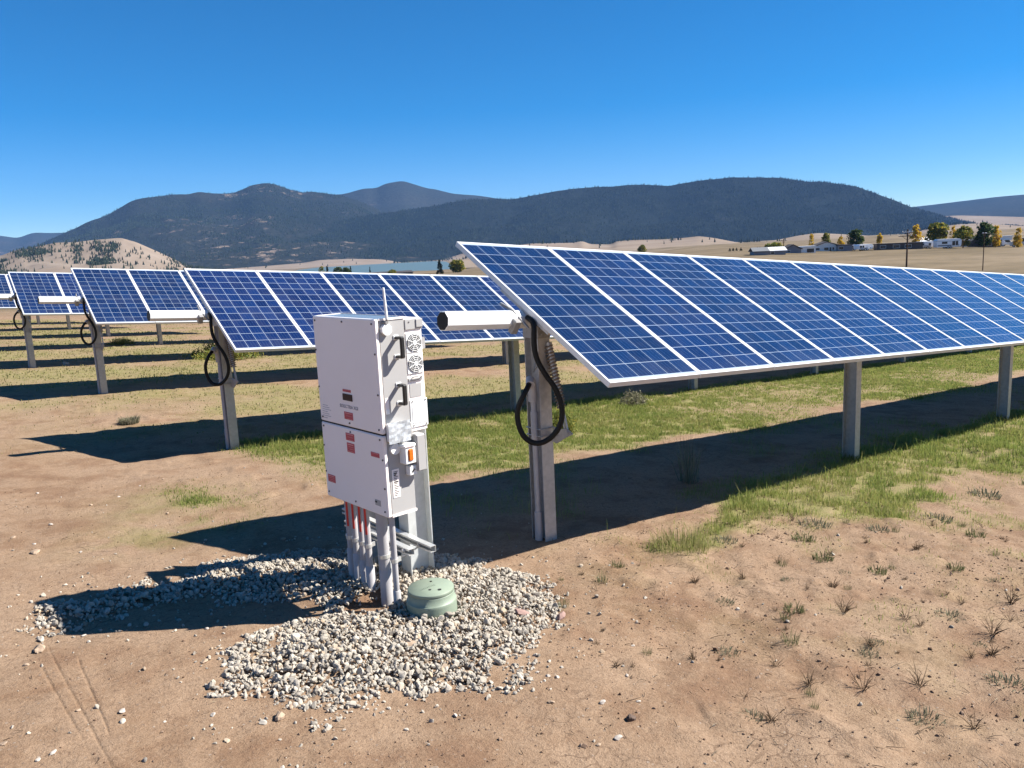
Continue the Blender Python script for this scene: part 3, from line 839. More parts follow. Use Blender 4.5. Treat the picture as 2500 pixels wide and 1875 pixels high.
def tracker_row(idx, x0, y, zax, H, nmod, label, detail):
    """zax: height of the module axis at X = 0; the panel's left end is at x0"""
    px = x0 + .153
    zb = zax - H - SX * px
    root = empty('solar_panel_row', (px, y, zb))
    tag(root, label, 'solar panels', 'rows of solar panels on tracking posts')
    o = Vector((px, y, zb))

    def ax_pt(x): return Vector((x, y, zax - SX * x)) - o
    # modules
    for k in range(nmod):
        c = ax_pt(x0) + AX * (k + .5) * PM
        g = link('solar_module', glass_me, root); g.matrix_local = Matrix.Translation(c) @ PROT.to_4x4()
        f = link('frame', frame_me, g)
    # tube
    a = ax_pt(x0) + TUBE_OFF - AX * .70; b = ax_pt(x0) + TUBE_OFF + AX * (nmod * PM + .2)
    tb = MB().prism(octagon(.071), a, Vector((0, 1, 0)), UPN, b - a)
    t_ob = tb.build('torque_tube', M['tube'], root)
    cp = MB().prism(octagon(.066), a - AX * .004, Vector((0, 1, 0)), UPN, AX * .003)
    cp.build('tube_bore_shade', M['black'], t_ob)  # black disc painting in the shade inside the open tube end
    # module rails: short hat channels across the tube
    nrail = min(nmod + 1, 12 if detail else 0)
    for k in range(nrail):
        c = ax_pt(x0) + AX * (k * PM if k else .03) - CX * .040
        MB().box(c, (.045, .62, .030), PROT).build('module_rail', M['galv'], root)
    # posts
    npost = int((nmod - .3) / 4.95) + 1
    for k in range(npost):
        xp = k * 4.9505
        zg = gz(px + xp, y) - zb
        top = (ax_pt(px + xp) + TUBE_OFF).z - .06
        mb = MB()
        ibeam(mb, (xp, .055), zg - .3, top, .118, .155, .0065)
        p = mb.build('post', M['galv'], root)
        hb = MB()
        hb.box((xp, .055, top + .055), (.075, .20, .13), None, .01)
        hb.box((xp, .055, top - .03), (.13, .172, .10), None, .004)
        for s_ in (-1, 1):
            for zz in (-.05, -.01): hb.cyl((xp + s_ * .035, -.035, top + zz), (xp + s_ * .035, -.047, top + zz), .009, None, 6)
        hb.build('bearing', M['galv_dark'], p)
    if detail >= 1:
        # damper: clamp band, arm, shock absorber with coil spring
        arm = MB()
        zc = .925
        for zz in (zc, zc - .055):
            arm.tube([(-.066, -.03, zz), (-.066, .14, zz), (.066, .14, zz), (.066, -.03, zz), (-.066, -.03, zz)], .005, 6)
        arm.prism([(-.0, -.075), (-.03, .035), (-.10, .030), (-.17, .045), (-.235, .012), (-.15, -.03), (-.06, -.085)], (.035, -.028, zc - .03), (0, 1, 0), (0, 0, 1), (.012, 0, 0))
        arm.cyl((.030, -.205, zc - .012), (.052, -.205, zc - .012), .014)
        arm.build('damper_bracket', M['galv'], root)
        lo = Vector((.045, -.200, zc + .01)); hi = Vector((.045, -.028, zc + .66))
        dv = (hi - lo)
        dm = MB()
        dm.tube([lo, lo + dv * .28], .009, 8); dm.tube([lo + Vector((.0, .03, 0)), lo + dv * .28 + Vector((0, .03, 0))], .007, 8)
        dm.tube([lo + dv * .24 + Vector((0, .013, 0)), hi], .024, 12)
        d_ob = dm.build('damper', M['galv'], root)
        up = dv.normalized(); e1 = Vector((1, 0, 0)); e2 = up.cross(e1).normalized()
        pts = []
        for q in range(19 * 12):
            tt = q / (19 * 12); aa = q / 12 * 2 * math.pi
            pts.append(lo + Vector((0, .013, 0)) + dv * (.24 + .72 * tt) + (e1 * math.cos(aa) + e2 * math.sin(aa)) * .032)
        if detail >= 2:
            MB().tube(pts, .0065, 6).build('spring', M['rust'], d_ob)
        else:
            MB().tube([lo + dv * .34, hi], .034, 10).build('sleeve', M['galv_dark'], d_ob)
        # black cable sleeve hanging in a loop from the tube to the post
        loop = [(-.15, -.02, 1.79), (-.178, -.125, 1.755), (-.188, -.120, 1.62), (-.179, -.126, 1.50), (-.133, -.168, 1.375), (-.082, -.215, 1.28), (-.048, -.246, 1.155), (-.046, -.246, 1.03),
                (-.083, -.212, .932), (-.148, -.153, .862), (-.212, -.095, .856), (-.268, -.046, .916), (-.294, -.022, 1.027), (-.291, -.026, 1.136), (-.251, -.062, 1.233), (-.185, -.045, 1.293), (-.120, .02, 1.300)]
        if detail == 1 or idx > 0:
            sc = .86 if idx == 1 else .8
            loop = [(-.15 + (a_ + .15) * sc, b_, 1.79 + (c_ - 1.79) * (.97 if idx == 1 else .90)) for a_, b_, c_ in loop]
        # smooth it
        P = [Vector(q) for q in loop]
        for _ in range(2):
            Q_ = [P[0]]
            for i in range(len(P) - 1): Q_ += [P[i] * .75 + P[i + 1] * .25, P[i] * .25 + P[i + 1] * .75]
            P = Q_ + [P[-1]]
        MB().tube(P, .0205, 12).build('cable_sleeve', M['black'], root)
        el = MB()
        zl = loop[-1][2]
        el.tube([(-.165, -.035, zl - .012), (-.13, .0, zl + .02), (-.095, .03, zl + .005), (-.075, .045, zl - .06), (-.07, .05, zl - .16)], .034, 14)
        el.tube([(-.062, .05, zl - .10), (-.062, .05, .02)], .023, 12)
        el.tube([(-.062, .05, zl - .24), (-.062, .05, zl - .47)], .029, 12)
        el.tube([(-.062, .05, .26), (-.062, .05, -.1)], .031, 12)
        el.build('conduit', M['pvc'], root)
        # clip and small parts at the tube end
        ck = MB()
        cpt = ax_pt(x0) + TUBE_OFF
        ck.box(cpt + Vector((-.10, -.06, -.04)), (.06, .05, .11), PROT, .006)
        ck.tube([cpt + Vector((-.05, .15, .12)), cpt + Vector((-.09, -.02, .08)), cpt + Vector((-.02, -.12, -.06))], .011, 6)
        ck.tube([(-.135, -.09, 1.55), (-.11, -.07, 1.43), (-.12, -.03, 1.38), (-.08, -.03, 1.50)], .004, 5)
        ck.build('cable_clip', M['galv_dark'], root)
    return root


row_labels = [
    'nearest and largest row of tilted blue solar panels, right of the white inverter cabinet',
    'second row of tilted blue solar panels, passing behind the white inverter cabinet',
    'third row of tilted blue solar panels from the front, left of the inverter',
    'fourth row of tilted blue solar panels, partly hidden by the third row',
    'fifth row of blue solar panels, cut off by the left edge of the photo',
    'sixth row of solar panels back, only its posts seen under the nearer rows',
    'seventh row of solar panels back, a few small posts under the panels at left',
    'farthest row of solar panels, tiny posts low behind the left rows']
rows = [(3.9033, 0, 0, 1.8629, 30, 2), (3.6657, 5.8391, -.1505, 1.8581, 32, 2), (3.5709, 11.8947, -.066, 1.8453, 20, 1), (3.4269, 17.8134, -.0878, 1.798, 14, 1),
        (3.25, 23.75, -.09, 1.80, 12, 1), (3.1, 29.7, -.10, 1.80, 10, 0), (2.95, 35.6, -.10, 1.80, 9, 0), (2.8, 41.5, -.10, 1.80, 9, 0)]
for i, (x0, y0, dz, H, n, det) in enumerate(rows):
    tracker_row(i, x0, y0, dz, H, n, row_labels[i], det)

# ------------------------------------------------------------------ inverter
INV = Vector((2.342, -.479, 0)); INV_R = 0.0333
ZB, ZS, ZT = -1.406, -.907, -.228
W_, D_ = .714, .205
zg0 = gz(2.4, -.1)
inv = empty('inverter', (INV.x, INV.y, zg0), INV_R)
tag(inv, 'tall white two part solar inverter cabinet with red labels, black handles and an antenna', 'inverter')
zb_, zs_, zt_ = ZB - zg0, ZS - zg0, ZT - zg0
# local frame: x = depth (front face at 0, looking towards -x), y = along the front, z up from the ground
LIP = .030
up_ = MB().b2((LIP, 0.004, zs_ + .004), (D_, W_ - .004, zt_ - .012), .004).build('upper_cabinet', M['box_grey'], inv)
MB().b2((0, 0, zs_ + .004), (LIP - .002, W_, zt_ - .003), .006).build('front_cover', M['box_white'], up_)
MB().b2((LIP, .006, zt_ - .011), (D_ - .004, W_ - .006, zt_ - .006)).build('top_plate', M['box_top'], up_)
rim = MB()
rim.b2((LIP, -.001, zt_ - .014), (D_, .005, zt_ - .002)); rim.b2((LIP, W_ - .005, zt_ - .014), (D_, W_ + .001, zt_ - .002)); rim.b2((D_ - .003, .006, zt_ - .0139), (D_ + .001, W_ - .006, zt_ - .0021))
rim.build('top_rim', M['box_white'], up_)
lo_ = MB().b2((LIP, 0.004, zb_), (D_, W_ - .004, zs_ - .006), .004).build('lower_cabinet', M['box_grey'], inv)
MB().b2((0, 0, zb_ - .004), (LIP - .002, W_, zs_ - .006), .006).build('front_cover', M['box_white'], lo_)
MB().b2((LIP, -.002, zb_ - .006), (D_ + .003, .006, zb_ + .008)).build('bottom_rim', M['box_white'], lo_)
MB().b2((.006, .010, zs_ - .0061), (D_ - .006, W_ - .010, zs_ + .0041)).build('gasket', M['seam'], lo_)


def front(px, py):
    """cabinet front coordinates (y, z) of a photo position on the front face"""
    v = CFW + CR * (px - 1250) / CF - CU * (py - 937.5) / CF
    n = np.array([-math.cos(INV_R), -math.sin(INV_R), 0])
    t = ((np.array([INV.x, INV.y, 0]) - CAM) @ n) / (v @ n)
    p = CAM + v * t - np.array([INV.x, INV.y, 0])
    return -p[0] * math.sin(INV_R) + p[1] * math.cos(INV_R), p[2] - zg0


def side(px, py, dy=0.0):
    v = CFW + CR * (px - 1250) / CF - CU * (py - 937.5) / CF
    n = np.array([math.sin(INV_R), -math.cos(INV_R), 0])
    p0 = np.array([INV.x, INV.y, 0]) + n * dy
    t = ((p0 - CAM) @ n) / (v @ n)
    p = CAM + v * t - np.array([INV.x, INV.y, 0])
    return p[0] * math.cos(INV_R) + p[1] * math.sin(INV_R), p[2] - zg0


def front_label(name, q, mat, parent, th=.0016, lines=0, lmat=None):
    (ya, za), (yb, zb2) = front(q[0], q[1]), front(q[2], q[3])
    y0, y1 = min(ya, yb), max(ya, yb); z0, z1 = min(za, zb2), max(za, zb2)
    o = MB().b2((-th, y0, z0), (.001, y1, z1)).build(name, mat, parent)
    if lines:
        lm = MB(); h = (z1 - z0)
        for k in range(lines):
            zc = z1 - h * (.16 + .72 * k / max(1, lines - 1)) if lines > 1 else (z0 + z1) / 2
            hh = h * (.10 if k == 0 else .035)
            lm.b2((-th - .0012, y0 + (y1 - y0) * .10, zc - hh / 2), (-th + .0004, y1 - (y1 - y0) * (.10 + .14 * ((k * 7) % 3)), zc + hh / 2))
        lm.build('printed_lines', lmat or M['red_pale'], o)
    return o


front_label('warning_label', (836.6, 949, 856.8, 959), M['red'], up_, lines=2)
dsp = front_label('display', (837, 960, 861, 980.5), M['display'], up_, .004)
front_label('warning_label', (840.3, 1004, 862.6, 1027), M['red'], up_, lines=3)
front_label('warning_label', (844, 1055.5, 866, 1079), M['red'], lo_, lines=3)
front_label('warning_label', (847, 1079.5, 867, 1107.5), M['red'], lo_, lines=4)
front_label('warning_label', (905.6, 1102, 927, 1119), M['red'], lo_, lines=2)
front_label('warning_label', (801, 1156, 820, 1180), M['red'], lo_, lines=4)
rp = front_label('rating_plate', (916, 1218, 930.5, 1237), M['box_grey'], lo_, lines=0)
(ya, za), (yb, zb3) = front(916.5, 1221.5), front(921.5, 1227)
MB().b2((-.0034, min(ya, yb), min(za, zb3)), (-.001, max(ya, yb), max(za, zb3))).build('emblem', M['ink'], rp)


def text_part(name, body, size, mat, parent, loc, rot, ext=.0012):
    cu = bpy.data.curves.new(name, 'FONT'); cu.body = body; cu.size = size; cu.extrude = ext; cu.align_x = 'CENTER'; cu.align_y = 'CENTER'
    tmp = bpy.data.objects.new('tmp_text', cu); COL.objects.link(tmp)
    dg = bpy.context.evaluated_depsgraph_get()
    me = bpy.data.meshes.new_from_object(tmp.evaluated_get(dg)); me.materials.clear(); me.materials.append(mat)
    bpy.data.objects.remove(tmp); bpy.data.curves.remove(cu)
    o = link(name, me, parent); o.location = loc; o.rotation_euler = rot
    return o


(yt, zt2) = front(852, 994)
text_part('lettering', 'SOLECTRIA XGI', .030, M['print'], up_, (-.0008, yt, zt2), (R(90), 0, R(-90)))
# fine print block on the left
fp = MB()
for k in range(7):
    (y1_, z1_) = front(787, 987 + k * 5)
    fp.b2((-.0012, y1_ - .07 - .02 * (k % 3), z1_ - .0012), (.0006, y1_ - .006, z1_ + .0012))
fp.build('fine_print', M['print'], up_)
# cover screws
for (par, z0, z1) in ((up_, zs_, zt_), (lo_, zb_, zs_)):
    hgt = z1 - z0
    pts = [(.03, z1 - .03), (W_ * .5, z1 - .028), (W_ - .03, z1 - .03), (.03, z0 + .03), (W_ * .5, z0 + .028), (W_ - .03, z0 + .03), (.014, z0 + hgt * .35), (.014, z0 + hgt * .7), (W_ - .014, z0 + hgt * .33), (W_ - .014, z0 + hgt * .68)]
    sm = MB()
    for (yy, zz) in pts: sm.cyl((.001, yy, zz), (-.005, yy, zz), .0058, None, 8)
    sm.build('screws', M['screw'], par)

# heat sink part behind, with the two fans on the side
RD = D_ + .002; RE = D_ + .128
rear = MB()
rear.b2((RD, .012, zs_ - .02), (RE, W_ - .012, zt_ - .02), .004)
hs = rear.build('heat_sink', M['box_white'], inv)
fc = MB()
fc.b2((RD + .002, .002, zt_ - .085), (RE, .0119, zt_ - .022), .003)
fc.b2((RE - .048, -.004, zt_ - .075), (RE + .001, .0018, zt_ - .026), .003)
fc.build('corner_bracket', M['box_grey'], hs)
xc = (RD + RE) / 2
for zc in (zt_ - .165, zt_ - .290):
    f = MB().b2((RD + .004, .005, zc - .060), (RE - .006, .0119, zc + .060), .003).build('fan_grille', M['white'], hs)
    op = MB()
    op.cyl((xc, .0048, zc), (xc, .0030, zc), .0535, None, 28)
    op.build('opening', M['fan_dark'], f)
    sp = MB()
    for rr in (.015, .026, .037, .0475):
        pts = [(xc + rr * math.cos(a), -.0005, zc + rr * math.sin(a)) for a in np.linspace(0, 2 * math.pi, 25)]
        sp.tube(pts, .0016, 5)
    for k in range(8):
        a = k * math.pi / 4 + .39
        sp.tube([(xc + .008 * math.cos(a), -.0005, zc + .008 * math.sin(a)), (xc + .055 * math.cos(a), -.0005, zc + .055 * math.sin(a))], .0022, 5)
    sp.cyl((xc, .003, zc), (xc, -.003, zc), .011)
    sp.build('guard', M['white'], f)
lh = MB(); lh.tube([(RD + .03, .006, zt_ - .372), (RD + .035, -.012, zt_ - .366), (RE - .03, -.012, zt_ - .366), (RE - .026, .006, zt_ - .372)], .0035, 6)
lh.b2((RD + .004, .003, zt_ - .392), (RE - .02, .0119, zt_ - .374), .002)
lh.build('latch', M['galv'], hs)
MB().b2((RD + .012, .009, zt_ - .49), (RE - .03, .0117, zt_ - .41)).build('recess_panel', M['box_grey'], hs)
wp = MB().b2((RD + .002, .004, zs_ + .005), (RE + .004, .0118, zt_ - .505), .004).build('white_plate', M['white'], hs)
wi = MB().b2((RD + .015, .001, zs_ + .03), (RE - .006, .0045, zt_ - .535), .002); wi.build('inset_panel', M['white'], wp)
sm = MB()
for (xx, zz) in ((RD + .02, zt_ - .515), (RE - .012, zt_ - .515), (RD + .02, zs_ + .018), (RE - .012, zs_ + .018), (RD + .03, zt_ - .04)): sm.cyl((xx, .0041, zz), (xx, -.001, zz), .004, None, 8)
sm.build('screws', M['screw'], hs)

# carrying handles
for (xa, za), (xb, zb4) in ((side(973, 822, .03), side(979, 874, .03)), (side(980, 938, .03), side(985, 988, .03))):
    xx = (xa + xb) / 2
    h = MB()
    zt5, zb5 = max(za, zb4), min(za, zb4)
    h.box((xx, -.028, zt5 - .007), (.029, .062, .017), None, .004); h.box((xx, -.028, zb5 + .007), (.029, .062, .017), None, .004)
    h.box((xx, -.056, (zt5 + zb5) / 2), (.029, .018, zt5 - zb5 - .002), None, .006)
    ho = h.build('handle', M['black_gloss'], up_)
    fl = MB(); fl.box((xx - .002, .001, zt5 - .006), (.036, .006, .028), None, .002); fl.box((xx - .002, .001, zb5 + .006), (.036, .006, .028), None, .002)
    fl.build('mounting_foot', M['white'], ho)
# antenna with its elbow, octagonal plug
xa, za = side(945, 786, .02)
an = MB(); an.tube([(xa - .022, .004, za - .004), (xa - .004, -.012, za - .004), (xa, -.018, za + .002), (xa, -.018, za + .02)], .0078, 8); an.cyl((xa - .006, .004, za - .004), (xa - .006, -.026, za - .004), .010, None, 8)
ae = an.build('antenna', M['galv_dark'], up_)
xt_, zt3 = side(936, 702, .02)
MB().tube([(xa, -.018, za + .015), (xa - .001, -.018, za + .05), (xt_, -.018, zt3)], [.0088, .0085, .0062], 12).build('whip', M['white'], ae)
xp_, zp_ = side(945, 805, .02)
MB().prism([(q[0] * .034 / .071, q[1] * .034 / .071) for q in octagon(.071)], (xp_, -.022, zp_), (1, 0, 0), (0, 0, 1), (0, .026, 0)).build('octagonal_plug', M['white'], up_)
# small stickers on the side
(xs1, zs1), (xs2, zs2) = side(940.5, 973, 0), side(951, 1000, 0)
st = MB().b2((min(xs1, xs2), .0025, min(zs1, zs2)), (max(xs1, xs2), .0045, max(zs1, zs2))).build('sticker', M['box_white'], up_)
(xs1, zs1), (xs2, zs2) = side(943, 1001, 0), side(952, 1011, 0)
MB().b2((min(xs1, xs2), .0005, min(zs1, zs2)), (max(xs1, xs2), .0045, max(zs1, zs2))).build('sticker', M['white'], up_)

# cover box with crumpled clear film
(xa, za), (xb, zb5) = side(950, 1036, .04), side(996, 1074, .04)
x0_, x1_, z0_, z1_ = min(xa, xb), max(xa, xb), min(za, zb5), max(za, zb5)
jb = MB(); jb.b2((x0_ + .004, -.036, z0_ + .004), (x1_, .004, z1_ - .004), .004)
jo = jb.build('switch_cover', M['white'], lo_)
# the film is a lightly crumpled sheet
fxs = np.linspace(x0_ - .008, x1_ + .022, 9); fzs = np.linspace(z0_ - .004, z1_ + .006, 8)
fv = []; ff = []
for a_ in range(9):
    for b_ in range(8):
        fv.append((fxs[a_], -.040 - .005 * rng.random(), fzs[b_]))
for a_ in range(8):
    for b_ in range(7):
        i0 = a_ * 8 + b_
        ff += [(i0, i0 + 8, i0 + 9), (i0, i0 + 9, i0 + 1)]
MB().add(fv, ff).build('clear_film', M['film'], jo)
sx2, sz2 = side(1005, 1060, .02)
MB().b2((x1_ + .002, -.026, z0_ + .010), (x1_ + .046, .004, z1_ - .020), .003).build('side_module', M['box_grey'], jo)
# round plug, beacon, emblem box, instruction sheet
xr, zr = side(965, 1096, .01)
rp2 = MB(); rp2.cyl((xr, .004, zr), (xr, -.016, zr), .033, None, 28); rp2.build('round_plug', M['white'], lo_)
(xa, za), (xb, zb5) = side(986, 1086, .05), side(1014, 1128, .05)
bx0, bx1, bz0, bz1 = min(xa, xb) - .002, max(xa, xb), min(za, zb5), max(za, zb5)
be = MB(); be.b2((bx0, -.062, bz0), (bx1, .004, bz1 - .022), .004)
be.b2((bx0 - .012, -.070, bz1 - .0215), (bx1 + .002, .004, bz1 + .002), .008)
bo = be.build('beacon', M['white'], lo_)
bw_ = bx1 - bx0
am = MB(); am.box((bx0 + bw_ * .50, -.060, (bz0 + bz1) / 2 - .006), (bw_ * .50, .020, (bz1 - bz0) * .62), None, .007)
am.build('amber_lamp', M['amber'], bo)
(xa, za), (xb, zb5) = side(1000, 1139, .04), side(1019, 1157, .04)
sy = MB(); sy.b2((min(xa, xb), -.040, min(za, zb5)), (max(xa, xb), .004, max(za, zb5)), .003)
so = sy.build('rotary_switch', M['white'], lo_)
xx, zz = (xa + xb) / 2, (za + zb5) / 2
sk = MB(); sk.prism([(-.013, -.012), (.012, .006), (.004, .012), (-.004, .004), (-.006, -.008)], (xx, -.0405, zz), (1, 0, 0), (0, 0, 1), (0, -.006, 0)); sk.build('knob', M['ink'], so)
(xa, za), (xb, zb5) = side(957, 1148, 0), side(979, 1212, 0)
x0_, x1_, z0_, z1_ = min(xa, xb), max(xa, xb), min(za, zb5), max(za, zb5)
ins = MB().b2((x0_, .0015, z0_), (x1_, .0042, z1_)).build('instruction_label', M['box_white'], lo_)
il = MB()
for k in range(15):
    zc = z1_ - .014 - k * (z1_ - z0_ - .028) / 14
    thick = .0038 if k in (1, 2, 6) else .0018
    il.b2((x0_ + .010, .0003, zc - thick), (x1_ - .010 - .006 * (k % 3), .0020, zc + thick))
il.build('printed_lines', M['ink'], ins)

# comms box on the back right
(xa, za), (xb, zb5) = side(1016, 1062, .06), side(1043, 1146, .06)
cx0, cx1, cz0, cz1 = min(xa, xb), max(xa, xb), min(za, zb5), max(za, zb5)
cb_ = MB(); cb_.b2((cx0, -.055, cz0), (cx1, .055, cz1), .005); co = cb_.build('side_enclosure', M['box_grey'], lo_)
MB().b2((cx0 + .004, -.061, cz0 + .004), (cx1 - .002, -.0555, cz1 - .006), .003).build('door', M['box_grey'], co)
lt = MB(); lt.box((cx1 + .006, -.04, cz1 - .025), (.010, .014, .034), None, .002); lt.build('latch', M['ink'], co)

# small bracket at the back near the fans
bk = MB(); bk.b2((RE + .001, .02, zt_ - .21), (RE + .022, .03, zt_ - .14)); bk.b2((RE + .022, .02, zt_ - .205), (RE + .026, .03, zt_ - .145)); bk.build('mounting_tab', M['galv'], hs)

# conduits down to the ground
cond = [(.130, .020, .027, 1), (.055, .020, .027, 1), (-.030, .020, .027, 1), (-.105, .0215, .029, 1), (-.295, .035, .0385, 0), (-.415, .0185, .024, 0)]
ci, si = math.cos(-INV_R), math.sin(-INV_R)


def tolocal(x, y): 
    dx, dy = x - INV.x, y - INV.y
    return dx * ci - dy * si, dx * si + dy * ci


for k, (yw, r1, r2, red) in enumerate(cond):
    lx, ly = tolocal(2.40, yw)
    zcl = zb_ - .285 if k < 4 else (zb_ - .30)
    zg = gz(2.40, yw) - zg0
    join = zcl - (.075 if k < 4 else .09) - (.02 * k if k < 4 else 0) - (.10 if k == 5 else 0)
    c = MB()
    c.tube([(lx, ly, zb_ - .003), (lx, ly, join - .01)], r1, 16)
    c.tube([(lx, ly, join), (lx, ly, join - .006), (lx, ly, zg - .2)], [r1 * 1.04, r2, r2], 16)
    cpp = c.build('conduit', M['pvc'], inv)
    cl = MB()
    cl.tube([(lx, ly, zcl + .012), (lx, ly, zcl - .012)], r1 + .004, 16)
    cl.box((lx + r1 + .012, ly, zcl), (.03, .012, .026)); cl.box((lx - .004, ly + r1 + .010, zcl + .004), (.012, .022, .020), None, .003)
    cl.build('pipe_clamp', M['zinc'], cpp)
    if red:
        tp = MB(); a = 2.35
        tp.box((lx + (r1 + .0005) * math.cos(a + math.pi * .5), ly + (r1 + .0005) * math.sin(a + math.pi * .5), zb_ - .105), (.013, .004, .20), Matrix.Rotation(a, 3, 'Z'))
        tp.build('red_tape', M['redtape'], cpp)

# stand carrying the inverter
stand = empty('inverter_stand', (2.77, -.05, zg0))
tag(stand, 'galvanised steel post stand with two slotted strut channels behind the inverter conduits', 'stand')


def ibeam_x(mb, c, h0, h1, fw, dp, th):
    x, y = c
    mb.b2((x - dp / 2, y - fw / 2, h0), (x - dp / 2 + th, y + fw / 2, h1)); mb.b2((x + dp / 2 - th, y - fw / 2, h0), (x + dp / 2, y + fw / 2, h1))
    mb.b2((x - dp / 2 + th, y - th * .45, h0), (x + dp / 2 - th, y + th * .45, h1))
    return mb


ibeam_x(MB(), (.03, 0), -.35, 1.35, .115, .185, .007).build('post', M['galv_light'], stand)
ibeam_x(MB(), (.04, .56), -.35, 1.35, .125, .205, .007).build('post', M['galv'], stand)
MB().b2((-.232, -.02, -.3), (-.168, .075, .355)).build('stub_post', M['galv_light'], stand)


def strut(x, z, y0, y1):
    c = MB(); w = .041
    c.b2((x - w / 2, y0, z - w / 2), (x + w / 2, y1, z - w / 2 + .003)); c.b2((x - w / 2, y0, z + w / 2 - .003), (x + w / 2, y1, z + w / 2))
    c.b2((x + w / 2 - .003, y0, z - w / 2 + .003), (x + w / 2, y1, z + w / 2 - .003))
    c.b2((x - w / 2, y0, z - w / 2 + .003), (x - w / 2 + .003, y1, z - w / 2 + .011)); c.b2((x - w / 2, y0, z + w / 2 - .011), (x - w / 2 + .003, y1, z + w / 2 - .003))
    o = c.build('strut_channel', M['zinc'], stand)
    return o


zst1 = -1.735 - zg0; zst2 = -1.690 - zg0
s1 = strut(-.098, zst1 + .03, -.385, .75)
s2 = strut(-.258, zst2 + .01, -.385, .42)
bz = MB()
bz.tube([(-.098, -.23, zst1 + .01), (-.20, -.20, zst1 - .04), (-.23, -.12, zst1 - .055)], .005, 6)
bz.cyl((-.125, -.25, zst1 + .03), (-.07, -.25, zst1 + .03), .011, None, 6)
bz.tube([(-.25, -.33, zst2 + .012), (-.29, -.33, zst2 + .012)], .012, 6)
bz.build('bolt_and_wire', M['galv'], stand)
sl = MB()
for k in range(3): sl.box((-.1195, -.11 - .045 * k, zst1 + .012), (.002, .028, .006))
sl.build('slots', M['zinc'], s1)
bk2 = MB(); bk2.b2((-.10, .02, .72), (-.064, .06, 1.3)); bk2.b2((-.10, .50, .72), (-.064, .54, 1.3)); bk2.b2((-.16, -.10, .78), (-.1001, .62, .82)); bk2.b2((-.16, -.10, 1.22), (-.1001, .62, 1.26))
bk2.build('mounting_rail', M['galv'], stand)

# ------------------------------------------------------------------ green handhole box
vz = gz(VB[0] - .1, VB[1] - .1) + .028
vb = empty('valve_box', (VB[0], VB[1], vz))
tag(vb, 'round green plastic ground box with a flat lid standing in the gravel', 'ground box')
MB().lathe([(.154, -.12), (.1495, .040), (.1495, .052), (.147, .057), (.1405, .060), (.1400, .098), (.139, .101), (.137, .104), (.0, .104)], (0, 0, 0), 48).build('body', M['green_box'], vb)
ld = MB().lathe([(.134, .100), (.1385, .104), (.1385, .121), (.1365, .1245), (.0, .1262)], (0, 0, 0), 48).build('lid', M['green_box'], vb)
hl = MB()
for (hx, hy, hr) in ((.045, .062, .0075), (-.030, -.035, .0085), (.012, -.075, .011)): hl.cyl((hx, hy, .1245), (hx, hy, .1278), hr, None, 14)
hl.build('screw_holes', M['hole'], ld)
rb = MB()
for k in range(9): rb.b2((-.07 + .012 * k, -.006, .1262), (-.066 + .012 * k, .012, .1275))
rb.build('moulded_marks', M['green_box'], ld)
# ------------------------------------------------------------------ weeds and bushes near by


def clump_mesh(name, n, h, spread, w, mat, seed, flat=0.0, lean=(.5, .3)):
    r = np.random.default_rng(seed)
    a = r.uniform(0, 2 * math.pi, n); d = spread * np.sqrt(r.random(n)) * .45
    px, py = d * np.cos(a), d * np.sin(a)
    hh = np.abs(r.normal(h, h * .35, n)) + h * .15
    ln = np.clip(r.normal(lean[0], lean[1], n) + flat, .02, 1.2)
    az = a + r.normal(0, .7, n)
    V, Qd, Tr = blades(px, py, np.zeros(n), hh, np.full(n, w) * r.uniform(.6, 1.3, n), ln, az, r.uniform(0, math.pi, n))
    return arr_mesh(name, V, [Qd, Tr], mat)


def twig_mesh(name, n, h, mat, seed):
    r = np.random.default_rng(seed); mb = MB()
    for k in range(n):
        a = r.uniform(0, 6.28); l = h * r.uniform(.5, 1.2); t = r.uniform(.2, .9)
        p0 = Vector((0, 0, -.01)); p1 = p0 + Vector((math.cos(a) * t, math.sin(a) * t, 1)).normalized() * l * .55
        a2 = a + r.normal(0, .5); p2 = p1 + Vector((math.cos(a2) * t * 1.3, math.sin(a2) * t * 1.3, .7)).normalized() * l * .5
        mb.tube([p0, p1, p2], [.0016, .0013, .0005], 4)
        for q in range(2):
            a3 = a + r.normal(0, 1.2); b = p0.lerp(p1, r.uniform(.4, 1)); mb.tube([b, b + Vector((math.cos(a3), math.sin(a3), .7)).normalized() * l * .3], [.0011, .0004], 4)
    return mb.mesh(name, mat)


M['weed_green'] = foliage('green_weed_leaves', [(0, (.09, .125, .045)), (.5, (.16, .185, .075)), (1, (.28, .26, .13))], .7, .35)
M['weed_grey'] = foliage('grey_green_weed_leaves', [(0, (.14, .155, .10)), (.5, (.24, .235, .15)), (1, (.36, .32, .21))], .8, .3)
M['twig'] = foliage('dry_brown_stems', [(0, (.10, .065, .035)), (.6, (.19, .125, .075)), (1, (.33, .25, .16))], .85)
wm = [clump_mesh('weed', 80, .040, .12, .0022, M['weed_green'], 1, .2), clump_mesh('weed', 95, .030, .17, .0028, M['weed_grey'], 2, .35),
      clump_mesh('weed', 60, .062, .10, .0015, M['weed_green'], 3), twig_mesh('weed', 12, .11, M['twig'], 4), twig_mesh('weed', 9, .09, M['twig'], 5), twig_mesh('weed', 14, .065, M['twig'], 6)]
lab = {0: ('small green weed tuft on the bare dirt at the right', 'green weed tufts'), 1: ('low grey green weed rosette on the bare dirt at the right', 'grey green weeds'), 2: ('small green weed tuft on the bare dirt at the right', 'green weed tufts'),
       3: ('small dry brown twiggy weed on the bare dirt', 'dry twiggy weeds'), 4: ('small dry brown twiggy weed on the bare dirt', 'dry twiggy weeds'), 5: ('small dry brown twiggy weed on the bare dirt', 'dry twiggy weeds')}
